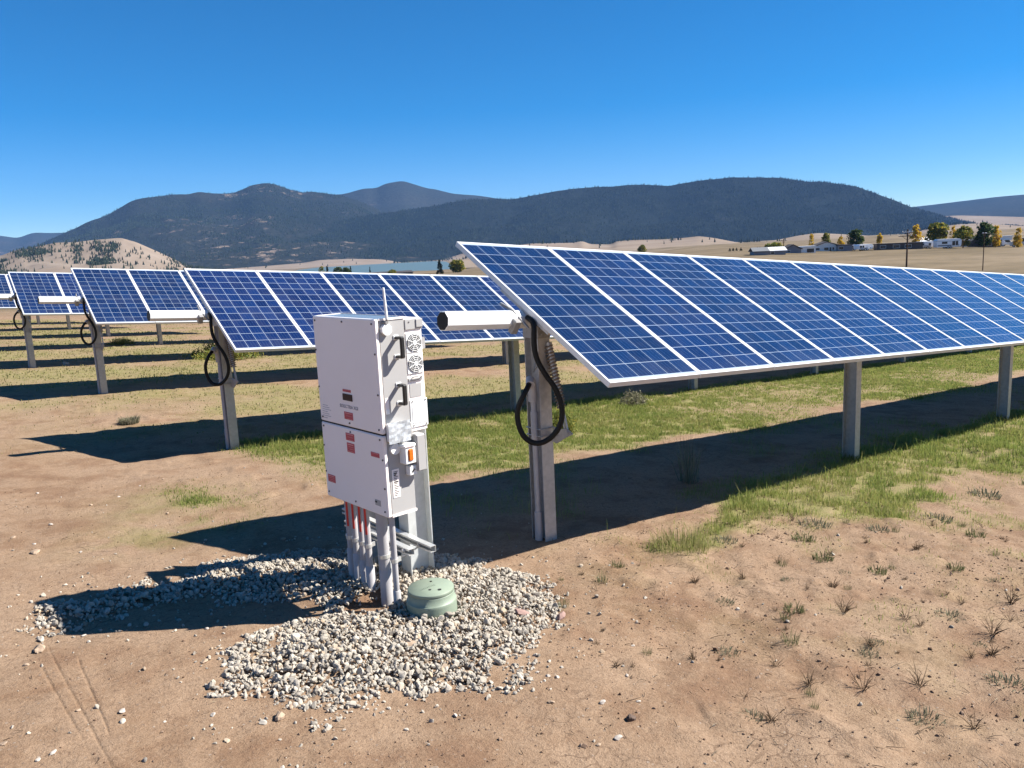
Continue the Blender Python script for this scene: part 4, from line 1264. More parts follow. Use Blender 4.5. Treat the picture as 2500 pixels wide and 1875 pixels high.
spots = [(5.16, -.86, 1, 1.2), (6.14, -1.08, 1, 1.6), (5.36, -1.58, 0, 1.3), (5.42, -1.96, 0, 1.1), (4.32, -1.95, 0, 1.1), (3.88, -2.19, 2, .9), (5.02, -2.6, 1, 1.1), (4.93, -2.87, 3, 1.2), (3.56, -2.48, 3, 1.1),
         (3.74, -2.68, 4, 1.3), (3.7, -3.0, 1, 1.0), (3.8, -3.18, 4, 1.1), (4.36, -3.14, 1, 1.2), (4.56, -2.15, 3, 1.2), (7.24, -1.64, 1, 1.5), (6.98, -2.04, 0, 1.3), (8.6, -1.55, 1, 1.8), (9.4, -1.75, 0, 1.8), (8.3, -2.2, 1, 1.2),
         (5.7, -1.22, 0, 1.4), (6.4, -1.5, 1, 1.1), (4.0, -.75, 2, .8), (3.72, -.88, 2, .8), (4.25, -1.25, 5, 1.3), (4.6, -1.4, 5, 1.2), (4.1, -1.6, 1, .7), (4.9, -1.9, 5, 1.4), (4.75, -2.45, 3, 1.0), (4.2, -2.5, 5, 1.2), (4.0, -2.85, 3, 1.2),
         (5.9, -2.3, 0, 1.0), (6.6, -2.6, 1, 1.0), (5.6, -2.75, 3, 1.3), (6.2, -1.9, 5, 1.4), (3.3, -1.95, 5, 1.0), (3.1, -2.55, 5, 1.2), (2.9, -1.75, 5, .9), (7.6, -2.4, 1, 1.4), (10.6, -1.7, 0, 2.0), (11.5, -2.3, 1, 2.0), (5.25, -3.1, 1, 1.1), (4.7, -2.95, 5, 1.5)]
rw = random.Random(5)
for k in range(110):
    spots.append((rw.uniform(2.9, 7.4), rw.uniform(-3.3, -.6), rw.choice([5, 5, 4, 3, 1, 2]), rw.uniform(.35, .8)))
for k, (x, y, t, s) in enumerate(spots):
    o = link('weed', wm[t], None, (x, y, gz(x, y) - .004)); o.scale = (s, s, s * rw.uniform(.8, 1.15)); o.rotation_euler = (0, 0, rw.uniform(0, 6.28))
    tag(o, lab[t][0], 'weed', lab[t][1])
# stalks in the row shadow, grass tussock at the front of the strip, grey weed patch, bushes
M['bush'] = foliage('rabbitbrush_leaves', [(0, (.12, .17, .04)), (.5, (.22, .25, .06)), (.8, (.34, .32, .07)), (1, (.46, .38, .08))], .7, .35)
M['bush_pale'] = foliage('pale_bush_leaves', [(0, (.16, .165, .09)), (.5, (.28, .265, .17)), (1, (.46, .40, .30))], .8, .35)


def bush_mesh(rx, h, nleaf, seed, mat):
    r = np.random.default_rng(seed); nc = 30
    a = r.uniform(0, 6.283, nc); d = rx * np.sqrt(r.random(nc)) * .85
    cc = np.stack([d * np.cos(a), d * np.sin(a), h * (1 - (d / rx) ** 2) * r.uniform(.25, .85, nc)], -1)
    k = r.integers(0, nc, nleaf)
    p = cc[k] + r.normal(0, 1, (nleaf, 3)) * np.array([.13 * rx, .13 * rx, .13 * h])
    p[:, 2] = np.abs(p[:, 2])
    n = nleaf; s = r.uniform(.010, .022, n) * (1 + rx)
    n1 = r.normal(size=(n, 3)) + np.array([0, 0, .9]); n1 /= np.linalg.norm(n1, axis=1)[:, None]
    n2 = np.cross(n1, r.normal(size=(n, 3))); n2 /= np.linalg.norm(n2, axis=1)[:, None]
    V = np.stack([p + n1 * s[:, None] * 1.8, p + n2 * s[:, None] * .35, p - n1 * s[:, None] * 1.8, p - n2 * s[:, None] * .35], 1).reshape(-1, 3)
    return arr_mesh('bush', V, np.arange(n * 4).reshape(-1, 4), mat)


def one(name, me, x, y, s, label, cat, dz=0):
    o = link(name, me, None, (x, y, gz(x, y) - .01 + dz)); o.scale = (s, s, s); o.rotation_euler = (0, 0, x * 7)
    return tag(o, label, cat)


one('grass_tussock', clump_mesh('grass_tussock', 520, .085, .42, .0017, M['grass_dry'], 11, 0, (.35, .25)), 4.74, -.74, 1.15, 'dense green grass tussock at the front tip of the grass strip', 'grass')
one('tall_stalks', clump_mesh('tall_stalks', 70, .34, .20, .0035, M['weed_grey'], 12, -.2, (.45, .2)), 6.65, .62, 1.1, 'dim spray of tall stalks standing in the deep shade of the nearest row', 'plant')
one('bush', bush_mesh(.30, .34, 1500, 13, M['bush']), 7.9, 3.95, 1.0, 'yellow green bush in the grass behind the nearest row of panels', 'bush')
one('bush', bush_mesh(.26, .32, 900, 14, M['bush_pale']), 11.0, 5.2, 1.0, 'small pale bush at the sunny edge of the second row shadow', 'bush')
one('bush', bush_mesh(.85, .50, 2600, 15, M['bush']), 8.1, 17.5, 1.15, 'wide yellow green bush between the left panel rows', 'bush')
one('bush', bush_mesh(.55, .38, 1500, 16, M['bush']), 7.3, 24.5, .8, 'small yellow green bush far behind the third panel row', 'bush')
one('bush', clump_mesh('bush', 900, .20, .7, .008, M['bush_pale'], 17, 0, (.5, .3)), 3.2, 8.35, .42, 'pale dry bush beside the second row end post', 'bush')

# ------------------------------------------------------------------ distant trees


def place(px, py, lo=95, hi=700, default=240):
    """where the line of sight through a photo position meets the ground"""
    rs = np.exp(np.linspace(math.log(lo), math.log(hi), 500))
    v = ray(px, py)
    P = CAM[None] + v[None] * rs[:, None]
    g = ground_z(P[:, 0], P[:, 1], False)
    hit = np.nonzero(P[:, 2] <= g)[0]
    r = rs[hit[0]] if len(hit) else default
    p = CAM + v * r
    return np.array([p[0], p[1], float(ground_z(np.array([p[0]]), np.array([p[1]]), False)[0])]), r


M['bark'] = simple('grey_brown_bark', (.12, .09, .065), .9, 0, .2, .2, 3)
M['leaf_yellow'] = foliage('autumn_yellow_leaves', [(0, (.50, .30, .02)), (.4, (.78, .50, .04)), (.8, (.90, .64, .08)), (1, (.60, .48, .08))], .7, .4)
M['leaf_green'] = foliage('dark_green_leaves', [(0, (.03, .06, .018)), (.5, (.065, .115, .032)), (.85, (.13, .17, .05)), (1, (.2, .21, .06))], .7, .4)
M['leaf_mixed'] = foliage('green_and_yellow_leaves', [(0, (.07, .115, .024)), (.4, (.17, .20, .04)), (.7, (.33, .31, .06)), (1, (.60, .43, .05))], .7, .4)
M['needle'] = foliage('conifer_needles', [(0, (.012, .022, .012)), (.6, (.025, .040, .020)), (1, (.05, .062, .032))], .8)


def crown(name, rx, h, kind, nleaf, seed, mat):
    """leaf-sized faces gathered in clumps through the volume of the crown"""
    r = np.random.default_rng(seed)
    nc = 44
    t = r.random(nc)
    if kind == 'round': prof = np.sqrt(np.clip(1 - (2 * t - 1) ** 2, .05, 1))
    elif kind == 'column': prof = np.clip(.72 + .35 * np.sin(t * 3.0), .2, 1) * (1 - .55 * t ** 3)
    else: prof = np.clip(1.0 - t, .06, 1)
    a = r.uniform(0, 6.283, nc); d = prof * rx * np.sqrt(r.uniform(.1, 1, nc)) * .85
    cc = np.stack([d * np.cos(a), d * np.sin(a), t * h], -1)
    cr = rx * r.uniform(.26, .46, nc) * (.5 + .5 * prof)
    ci_ = r.integers(0, nc, nleaf)
    u = r.normal(size=(nleaf, 3)); u /= np.linalg.norm(u, axis=1)[:, None]
    p = cc[ci_] + u * (cr[ci_] * r.uniform(.55, 1.05, nleaf))[:, None]
    s = rx * r.uniform(.07, .15, nleaf)
    n1 = r.normal(size=(nleaf, 3)); n1 /= np.linalg.norm(n1, axis=1)[:, None]
    n2 = np.cross(n1, r.normal(size=(nleaf, 3))); n2 /= np.linalg.norm(n2, axis=1)[:, None]
    V = np.stack([p + n1 * s[:, None], p + n2 * s[:, None] * .8, p - n1 * s[:, None], p - n2 * s[:, None] * .8], 1).reshape(-1, 3)
    F = np.arange(nleaf * 4).reshape(-1, 4)
    return arr_mesh(name, V, F, mat)


tree_count = [0]


def tree(name, label, px, pytop, pybase, wpx, kind, mat, group=None, r=None, cat='tree', nleaf=1900):
    tree_count[0] += 1
    if r is None: p, r = place(px, pybase)
    else:
        p = at(px, pybase, r); p[2] = float(ground_z(np.array([p[0]]), np.array([p[1]]), False)[0])
    top = at(px, pytop, r)[2]
    H = max(1.0, top - p[2]); rx = wpx / CF * r / 2 * 1.02
    root = empty(name, tuple(p)); tag(root, label, cat, group)
    clear = .05 if kind == 'cone' else (.16 if kind == 'round' else .05)
    tb = MB(); tr = max(.06, H * .018)
    tb.tube([(0, 0, -.4), (tr * .4, 0, H * .3), (0, tr * .5, H * .6), (0, 0, H * .9)], [tr, tr * .8, tr * .5, tr * .15], 7)
    rr = random.Random(tree_count[0])
    for k in range(5):
        a = rr.uniform(0, 6.28); z = H * rr.uniform(.3, .6)
        tb.tube([(0, 0, z), (math.cos(a) * rx * .3, math.sin(a) * rx * .3, z + H * .12), (math.cos(a) * rx * .6, math.sin(a) * rx * .6, z + H * .2)], [tr * .4, tr * .25, tr * .08], 5)
    tb.build('trunk', M['bark'], root)
    c = link('crown', crown('crown', rx, H * (1 - clear) * .95, kind, nleaf, 40 + tree_count[0], mat), root, (0, 0, H * clear))
    return root


T = [('leaf_tree', 'narrow yellow tree left of the dark gabled house', 1981, 570, 604, 14, 'column', 'leaf_yellow'),
     ('leaf_tree', 'yellow green rounded tree rising behind the dark gabled house', 2017, 568, 600, 21, 'round', 'leaf_mixed'),
     ('leaf_tree', 'low yellow tree between the gabled house and the big dark tree', 2052, 577, 603, 15, 'round', 'leaf_yellow'),
     ('leaf_tree', 'large dark green tree beside the white trailer', 2090, 562, 609, 35, 'round', 'leaf_green'),
     ('leaf_tree', 'small narrow golden tree left of the long low building', 2147, 569, 606, 15, 'column', 'leaf_yellow'),
     ('leaf_tree', 'tall bright yellow tree just behind the utility pole with two crossarms', 2236, 548, 600, 27, 'column', 'leaf_yellow'),
     ('leaf_tree', 'broad green and yellow tree behind the camper trailers', 2288, 546, 600, 46, 'round', 'leaf_mixed'),
     ('leaf_tree', 'yellow square topped tree behind the large white camper', 2327, 548, 596, 17, 'column', 'leaf_yellow'),
     ('leaf_tree', 'olive green tree behind the small white shed', 2352, 554, 597, 37, 'round', 'leaf_mixed'),
     ('leaf_tree', 'spreading dark green tree beside the thin utility pole', 2402, 544, 602, 40, 'round', 'leaf_green'),
     ('leaf_tree', 'golden yellow tree right of the spreading dark green tree', 2431, 551, 598, 21, 'column', 'leaf_yellow'),
     ('leaf_tree', 'rounded orange yellow tree behind the parked pickup', 2485, 556, 593, 19, 'column', 'leaf_yellow')]
for nm, lb, px, pt, pb, w, kd, mt_ in T: tree(nm, lb, px, pt, pb, w, kd, M[mt_], 'trees around the hillside houses', r=262 + (px % 7) * 3)
tree('leaf_tree', 'lone small bushy green tree on the pale hill above the nearest row', 1568, 599, 620, 21, 'round', M['leaf_mixed'], r=420)
tree('leaf_tree', 'low yellow green bushy tree behind the white roofed shed', 1890, 596, 615, 38, 'round', M['leaf_mixed'], r=300)
for k, px in enumerate((1782, 1790, 1798, 1809, 1849, 1855)): tree('conifer', 'small dark conifer in the clump beside the grey sheds', px, 608 + (k % 3) * 2, 623, 8, 'cone', M['needle'], 'small conifers by the grey sheds', r=270, nleaf=500)
# by the lake
tree('conifer', 'dark conifer clump in front of the lake, left of the nearest panel corner', 1074, 634, 664, 22, 'cone', M['needle'], r=330, nleaf=1400)
tree('leaf_tree', 'faint yellow willow right of the dark conifer by the lake', 1118, 636, 664, 36, 'round', M['leaf_mixed'], r=345)
for (px, pt, w, kd, mt_, lb) in ((786, 650, 18, 'round', 'leaf_mixed', 'low yellow green tree at the left end of the lake trees'), (800, 649, 16, 'cone', 'needle', 'pointed dark tree among the lake trees, left of centre'), (826, 653, 26, 'round', 'leaf_green', 'round dark green tree in the middle of the lake trees'),
                                 (846, 653, 20, 'round', 'leaf_green', 'dark bushy tree left of the tall conifer by the lake'), (857, 648, 11, 'cone', 'needle', 'tall slim conifer at the right end of the lake trees'), (904, 650, 8, 'cone', 'needle', 'single slim conifer standing against the lake'), (958, 660, 22, 'round', 'leaf_mixed', 'low green tree above the long dark roof')):
    tree('conifer' if kd == 'cone' else 'leaf_tree', lb, px, pt, 672, w, kd, M[mt_], 'trees along the lake', r=360 + px % 5 * 6)

# ------------------------------------------------------------------ houses and vehicles on the rise
M['roof_dark'] = simple('dark_roofing', (.055, .050, .052), .85, 0, .2, .15, 2)
M['roof_grey'] = simple('grey_metal_roof', (.16, .165, .17), .6, 0, .3)
M['roof_white'] = simple('white_metal_roof', (.72, .72, .72), .5, 0, .4)
M['wall_pale'] = simple('pale_siding', (.80, .75, .72), .8, 0, .2, .06, 2)
M['wall_grey'] = simple('grey_siding', (.22, .22, .25), .8, 0, .2, .06, 2)
M['wall_dark'] = simple('dark_brown_siding', (.10, .085, .08), .85, 0, .2, .1, 2)
M['wall_white'] = simple('white_siding', (.88, .87, .87), .6, 0, .3)
M['glass_dark'] = simple('dark_window_glass', (.02, .025, .035), .1, 0, .6)
M['silver'] = simple('silver_car_paint', (.48, .50, .54), .3, .3, .6)
M['tyre'] = simple('tyre_rubber', (.02, .02, .02), .85)


def holder(name, label, cat, px0, px1, pybase, r, group=None, turn=0.0):
    """an empty whose x axis runs across the view; returns it and metres per pixel"""
    px = (px0 + px1) / 2
    p, r = place(px, pybase, 170, 420, r)
    v = ray(px, pybase)
    o = empty(name, tuple(p), math.atan2(-v[0], v[1]) + turn)
    tag(o, label, cat, group)
    return o, r / CF


def windows(o, specs, y):
    for (x0, x1, z0, z1) in specs:
        f = MB().b2((x0 - .06, y - .03, z0 - .06), (x1 + .06, y + .05, z1 + .06)).build('window', M['wall_white'], o)
        MB().b2((x0, y - .05, z0), (x1, y - .0305, z1)).build('pane', M['glass_dark'], f)


def house(name, label, cat, px0, px1, ptop, pbase, r, wall, roof, depth=7, gable='x', pitch=.45, win=(), turn=.18, door=None, group='houses and sheds on the rise'):
    o, s = holder(name, label, cat, px0, px1, pbase, r, group, turn)
    w = (px1 - px0) * s; h = max(1.8, at((px0 + px1) / 2, ptop, s * CF)[2] - o.location.z); he = h * (1 - pitch)
    MB().b2((-w / 2, 0, -1.2), (w / 2, depth, he)).build('wall', M[wall], o)
    rf = MB(); ov = .35
    if gable == 'x':      # the gable end faces the viewer
        rf.prism([(-w / 2 - ov, he - .06), (0, h), (w / 2 + ov, he - .06), (w / 2 + ov, he + .1), (0, h + .18), (-w / 2 - ov, he + .1)], (0, -ov, 0), (1, 0, 0), (0, 0, 1), (0, depth + 2 * ov, 0))
        MB().prism([(-w / 2, he), (w / 2, he), (0, h - .03)], (0, .01, 0), (1, 0, 0), (0, 0, 1), (0, depth - .02, 0)).build('gable_wall', M[wall], o)
    elif gable == 'y':
        rf.prism([(-ov, he - .06), (depth / 2, h), (depth + ov, he - .06), (depth + ov, he + .1), (depth / 2, h + .15), (-ov, he + .1)], (-w / 2 - ov, 0, 0), (0, 1, 0), (0, 0, 1), (w + 2 * ov, 0, 0))
    else:
        rf.b2((-w / 2 - .2, -.3, he), (w / 2 + .2, depth + .3, h))
    rf.build('roof', M[roof], o)
    windows(o, [(-w / 2 + a * w, -w / 2 + b * w, c * he, d * he) for a, b, c, d in win], 0)
    if door:
        d = MB().b2((-w / 2 + door[0] * w, -.06, -.2), (-w / 2 + door[1] * w, .02, he * .82)).build('door', M['wall_dark' if wall != 'wall_dark' else 'wall_pale'], o)
    return o


house('shed', 'low grey shed with a sloping roof at the left end of the buildings', 'shed', 1842, 1874, 611, 623, 262, 'wall_grey', 'roof_grey', 6, 'y', .5)
house('shed', 'long shed with a bright white roof beside the bushy tree', 'shed', 1875, 1916, 606, 622, 258, 'wall_grey', 'roof_white', 7, 'y', .45, win=((.2, .4, .2, .7),))
house('house', 'low dark roofed house behind the white carport', 'house', 1918, 1954, 598, 618, 262, 'wall_grey', 'roof_dark', 7, 'x', .55, win=((.15, .35, .3, .7),))
house('carport', 'small white carport shelter left of the gabled house', 'carport', 1955, 1989, 605, 617, 240, 'wall_white', 'roof_white', 4, 'flat', .25, win=((.45, .9, .05, .8),))
house('house', 'gabled house with a dark roof and pale walls, largest on the rise', 'house', 1989, 2048, 591, 613, 246, 'wall_pale', 'roof_dark', 8, 'x', .5, win=((.06, .24, .3, .75), (.40, .56, .2, .8), (.70, .76, .2, .8)), door=(.60, .66))
house('house', 'grey flat roofed annex with a dark window, right of the gabled house', 'house', 2048, 2078, 597, 613, 244, 'wall_grey', 'roof_dark', 6, 'flat', .12, win=((.08, .38, .3, .8),))
house('mobile_home', 'long low dark mobile home with a white skirt behind the utility pole', 'mobile home', 2150, 2242, 596, 609, 255, 'wall_dark', 'roof_dark', 5, 'flat', .12, win=((.08, .2, .3, .8), (.36, .5, .3, .8), (.62, .75, .3, .8)))
house('tent', 'white gable topped canvas shelter behind the first camper', 'shelter', 2252, 2275, 580, 600, 252, 'wall_white', 'roof_white', 5, 'y', .6)
house('shed', 'small white shed between the large camper and the dark roofed house', 'shed', 2346, 2374, 585, 602, 248, 'wall_white', 'roof_white', 4, 'flat', .12, win=((.02, .3, .2, .85), (.5, .7, .1, .75)))
house('house', 'dark house with a low dark roof beside the thin pole', 'house', 2376, 2402, 579, 603, 262, 'wall_dark', 'roof_dark', 6, 'x', .45)
house('house', 'dark low house under the golden tree near the right edge', 'house', 2410, 2438, 586, 603, 252, 'wall_dark', 'roof_dark', 6, 'flat', .2, win=((.1, .4, .3, .8),))


def wheel(o, x, y, r_):
    w = MB().cyl((x, y - .10, r_), (x, y + .10, r_), r_, None, 18).build('wheel', M['tyre'], o)
    MB().cyl((x, y - .115, r_), (x, y - .101, r_), r_ * .55, None, 14).build('rim', M['silver'], w)


def camper(label, px0, px1, ptop, pbase, r, win, body='wall_white', side='wall_white', group='campers and trailers parked on the rise', turn=.5):
    o, s = holder('camper_trailer', label, 'camper', px0, px1, pbase, r, group, turn)
    w = (px1 - px0) * s; h = max(1.8, at((px0 + px1) / 2, ptop, s * CF)[2] - o.location.z)
    z0 = .45
    MB().prism([(-w / 2, z0), (w / 2 - .3, z0), (w / 2, z0 + .5), (w / 2, h - .4), (w / 2 - .5, h), (-w / 2 + .4, h), (-w / 2, h - .4)], (0, 0, 0), (1, 0, 0), (0, 0, 1), (0, 2.4, 0)).build('body', M[body], o)
    MB().b2((-w / 2 + .2, -.025, z0 + h * .10), (w / 2 - .6, -.0005, z0 + h * .22)).build('stripe', M['wall_grey'], o)
    windows(o, [(-w / 2 + a * w, -w / 2 + b * w, c * h, d * h) for a, b, c, d in win], -.001)
    MB().b2((-w / 2 + .6 * w, -.03, z0 + .05), (-w / 2 + .6 * w + .7, -.0006, h * .82)).build('door', M[side], o)
    for sx in (-.35, .35): wheel(o, sx + .1, .1, .36); wheel(o, sx + .1, 2.3, .36)
    MB().tube([(w / 2 - .2, 1.2, z0), (w / 2 + 1.0, 1.2, .5)], .06, 6).build('hitch', M['wall_dark'], o)
    return o


camper('white rounded camper end beside the trunk of the large dark tree', 2075, 2091, 598, 612, 240, ((.2, .5, .5, .75),))
camper('white box trailer right of the large dark green tree', 2097, 2132, 598, 612, 240, ((.06, .2, .5, .8), (.24, .36, .5, .8)), turn=.6)
camper('camper trailer with a white end standing before the canvas shelter', 2246, 2288, 589, 607, 238, ((.14, .26, .5, .75), (.5, .62, .4, .75)), turn=.5)
camper('largest white camper with dark slide out windows on the rise', 2292, 2342, 583, 607, 240, ((.2, .42, .5, .72), (.62, .74, .3, .75), (.76, .86, .3, .75)), turn=.42)
camper('white trailer end beside the golden tree near the right edge', 2438, 2452, 586, 602, 240, ((.2, .5, .5, .75),))


def car(name, label, px0, px1, ptop, pbase, r, paint, truck, group='vehicles parked at the right edge'):
    o, s = holder(name, label, 'truck' if truck else 'car', px0, px1, pbase, r, group)
    w = (px1 - px0) * s; h = (pbase - ptop) * s
    MB().prism([(-w / 2, .4), (w / 2, .4), (w / 2, h * .55), (w * .25, h * .60), (-w / 2, h * .6)], (0, 0, 0), (1, 0, 0), (0, 0, 1), (0, 1.85, 0)).build('body', M[paint], o)
    cb = [(-w * .12, h * .6), (w * .28, h * .6), (w * .17, h), (-w * .10, h)] if truck else [(-w * .42, h * .6), (w * .28, h * .6), (w * .12, h), (-w * .32, h)]
    c = MB().prism(cb, (0, .1, 0), (1, 0, 0), (0, 0, 1), (0, 1.65, 0)).build('cabin', M[paint], o)
    MB().prism([((x - .02 * w) * .86 + .02 * w, z * .94 + .03 * h) for x, z in cb], (0, .08, 0), (1, 0, 0), (0, 0, 1), (0, .019, 0)).build('side_window', M['glass_dark'], c)
    for sx in (-.32, .32): wheel(o, sx * w, .1, .38); wheel(o, sx * w, 1.75, .38)
    for yy in (.2, 1.5): MB().b2((w / 2 - .02, yy, h * .38), (w / 2 + .03, yy + .2, h * .48)).build('headlight', M['white'], o)


car('parked_car', 'silver car with dark windows under the pale canopy at the right', 2449, 2471, 588, 601, 238, 'silver', False)
car('pickup_truck', 'silver pickup truck at the right edge of the photo', 2473, 2512, 585, 603, 236, 'silver', True)
house('canopy', 'flat pale canopy over the silver car near the right edge', 'canopy', 2440, 2466, 582, 586, 250, 'wall_white', 'roof_white', 4, 'flat', .3)

# long dark roof in front of the lake
house('barn', 'long dark roofed building low in front of the lake', 'barn', 876, 1008, 664, 676, 300, 'wall_dark', 'roof_dark', 9, 'y', .3)

# ------------------------------------------------------------------ utility poles and wires


def pole(label, px, ptop, pbase, r, arms, rad=.15):
    p, r = place(px, pbase, 95, 420, r)
    top = at(px + (ptop - pbase) * -.055, ptop, r); zb = p[2]
    v = ray(px, pbase)
    o = empty('utility_pole', (p[0], p[1], zb), math.atan2(-v[0], v[1])); tag(o, label, 'utility pole')
    H = top[2] - zb
    MB().tube([(0, 0, -.5), (0, 0, H)], [rad, rad * .7], 10).build('pole', M['wood'], o)
    for (dz, L_, pale) in arms:
        a = MB(); a.box((0, -rad - .06, H - dz), (L_, .10, .13)); ao = a.build('crossarm', M['wall_pale' if pale else 'wood'], o)
        br = MB()
        for s_ in (-1, 1):
            br.tube([(s_ * L_ * .28, -rad - .02, H - dz - .06), (0, -rad, H - dz - .75)], .03, 5)
        br.build('brace', M['wood'], ao)
        for xx in (-.46, -.2, .2, .46):
            MB().cyl((xx * L_, -rad - .06, H - dz + .065), (xx * L_, -rad - .06, H - dz + .22), .05, .03, 8).build('insulator', M['wall_white'], ao)
    return o, H


po1, H1 = pole('dark wooden utility pole with two crossarms above the panel row', 2213, 560, 652, 118, ((1.15, 2.9, False), (.45, 1.7, True)), .17)
po2, H2 = pole('thin plain utility pole nearer the right edge', 2399, 566, 661, 122, ((.3, .6, False),), .085)
po3, H3 = pole('small distant utility pole above the left end of the sheds', 1913, 583, 620, 330, ((.4, 1.6, False),), .14)
po4, H4 = pole('utility pole standing left of the small white shed', 2350, 584, 606, 225, ((.3, 1.0, False),), .10)
M['wire'] = simple('dark_cable', (.05, .05, .045), .7)


def wire(label, a, b, sag, rad=.016):
    a = Vector(a); b = Vector(b)
    pts = [a.lerp(b, t / 24) - Vector((0, 0, sag * 4 * (t / 24) * (1 - t / 24))) for t in range(25)]
    tag(MB().tube(pts, rad, 5).build('power_line', M['wire']), label, 'cable', 'overhead power lines on the right')


t1 = Vector(po1.location) + Vector((0, 0, H1)); t2 = Vector(po2.location) + Vector((0, 0, H2)); t4 = Vector(po4.location) + Vector((0, 0, H4))
wire('upper overhead wire running right from the pole with two crossarms', t1 - Vector((0, 0, .95)), t2 - Vector((0, 0, .15)), 1.3)
wire('lower overhead wire running right from the pole with two crossarms', t1 - Vector((0, 0, 2.0)), t2 - Vector((0, 0, .9)), 1.5)
wire('overhead wire leaving the thin pole towards the right edge', t2 - Vector((0, 0, .2)), t2 + Vector((30, -9, .2)), 1.0)

# ------------------------------------------------------------------ lake, hills and mountains
LAKE_Z = -22.3


def water_material():
    mt, nt, bs = new_mat('lake_water')
    bs.inputs['Base Color'].default_value = (.085, .125, .125, 1); bs.inputs['Specular IOR Level'].default_value = .25; bs.inputs['Roughness'].default_value = .4
    bn = N(nt, 'ShaderNodeBump'); bn.inputs['Strength'].default_value = .35; bn.inputs['Distance'].default_value = .2
    mp = N(nt, 'ShaderNodeMapping'); mp.inputs['Scale'].default_value = (.15, .15, .15)
    nt.links.new(N(nt, 'ShaderNodeTexCoord').outputs['Object'], mp.inputs[0])
    nt.links.new(noise(nt, mp.outputs[0], 1.0, 4), bn.inputs['Height']); nt.links.new(bn.outputs[0], bs.inputs['Normal'])
    return mt


shore = [(640, 1000), (760, 960), (900, 960), (1010, 980), (1120, 990), (1110, 1300), (1090, 2200), (1062, 2480), (960, 2430), (860, 2330), (780, 2200), (735, 1900), (700, 1500)]
lv = []
for (px, r) in shore:
    a = YAW + math.atan((px - 1235) / CF)
    lv.append((CAM[0] + r * math.sin(a), CAM[1] + r * math.cos(a), LAKE_Z))
tag(MB().add(lv, [tuple(range(len(lv)))]).build('lake', water_material()), kind='structure')


def hill(name, pts, dist, front, back, base, amp, mat, seed, step=5, rows_=46, ncs=None, skew=0.0):
    """a ridge whose crest runs through the given sight lines at the given distance, with gullied slopes"""
    pts = np.array(pts, float)
    xs = np.arange(pts[0, 0], pts[-1, 0] + .1, step)
    # smooth interpolation of the crest
    ys = np.interp(xs, pts[:, 0], pts[:, 1])
    k = np.array([1, 2, 3, 2, 1.]); k /= k.sum()
    ys = np.convolve(np.pad(ys, 2, mode='edge'), k, mode='valid')
    D = dist + skew * (xs - xs.mean())
    ts = np.concatenate([np.linspace(0, 1, rows_), 1 + np.linspace(0, 1, 9)[1:]])
    P = np.zeros((len(ts), len(xs), 3))
    for j, (x, y) in enumerate(zip(xs, ys)):
        v = ray(x, y)
        zc = CAM[2] + v[2] * D[j]
        for i, t in enumerate(ts):
            if t <= 1: r = D[j] - front * (1 - t); f = t ** 1.15 * (1 - .25 * math.sin(math.pi * t) * .6)
            else: r = D[j] + back * (t - 1); f = 1 - .75 * (t - 1)
            P[i, j] = (CAM[0] + v[0] * r, CAM[1] + v[1] * r, base + (zc - base) * f)
    X, Y = P[..., 0], P[..., 1]
    T_ = np.minimum(ts, 1)[:, None] * np.ones(len(xs))[None]
    L_ = front * .33
    g = 1 - np.abs(2 * fbm(X / L_ + 3 * fbm(X / L_ / 2, Y / L_ / 2, 2, seed), Y / L_, 4, seed) - 1)
    g2 = fbm(X / (L_ * .22), Y / (L_ * .22), 3, seed + 5)
    env = np.sin(np.pi * np.clip(T_, 0, 1)) ** .8 * (ts[:, None] <= 1)
    hgt = np.maximum(P[..., 2].max() - base, 5)
    P[..., 2] += env * amp * hgt * ((g - .6) * 1.0 + (g2 - .5) * .35)
    P[..., 2] += (ts[:, None] > .9) * amp * hgt * .02 * (vnoise(X / 22, Y / 22, seed) - .5)
    P[0, :, 2] = np.minimum(P[0, :, 2], base) - 8
    n_, m_ = len(ts), len(xs)
    ii, jj = np.meshgrid(np.arange(n_ - 1), np.arange(m_ - 1), indexing='ij')
    Fq = np.stack([ii * m_ + jj, ii * m_ + jj + 1, (ii + 1) * m_ + jj + 1, (ii + 1) * m_ + jj], -1).reshape(-1, 4)
    me = arr_mesh(name, P.reshape(-1, 3), Fq, mat, smooth=True)
    tag(link(name, me), kind='structure')
    return P


def forest_material(name, c1, c2, bare, amount, scale):
    mt, nt, bs = new_mat(name)
    tc = N(nt, 'ShaderNodeTexCoord').outputs['Object']
    a = noise(nt, tc, scale, 6, .65); b = noise(nt, tc, scale * 7, 5, .7); c = noise(nt, tc, scale * .5, 4, .6)
    col = ramp(nt, a, [(.3, c1), (.7, c2)])
    tr = noise(nt, tc, scale * 26, 3, .7)
    col = mixc(nt, ramp(nt, tr, [(.38, (.55, .55, .55)), (.56, (0, 0, 0))]), col, tuple(k * .45 for k in c1))
    mask = mathn(nt, 'MULTIPLY', ramp(nt, b, [(.56, (0, 0, 0)), (.64, (1, 1, 1))]), ramp(nt, c, [(.5, (0, 0, 0)), (.62, (1, 1, 1))]))
    col = mixc(nt, mathn(nt, 'MULTIPLY', mask, amount), col, bare)
    nt.links.new(scaled(nt, col, .62), bs.inputs['Base Color']); bs.inputs['Roughness'].default_value = 1; bs.inputs['Specular IOR Level'].default_value = .0
    bn = N(nt, 'ShaderNodeBump'); bn.inputs['Strength'].default_value = .8; bn.inputs['Distance'].default_value = 9
    nt.links.new(tr, bn.inputs['Height']); nt.links.new(bn.outputs[0], bs.inputs['Normal'])
    return mt


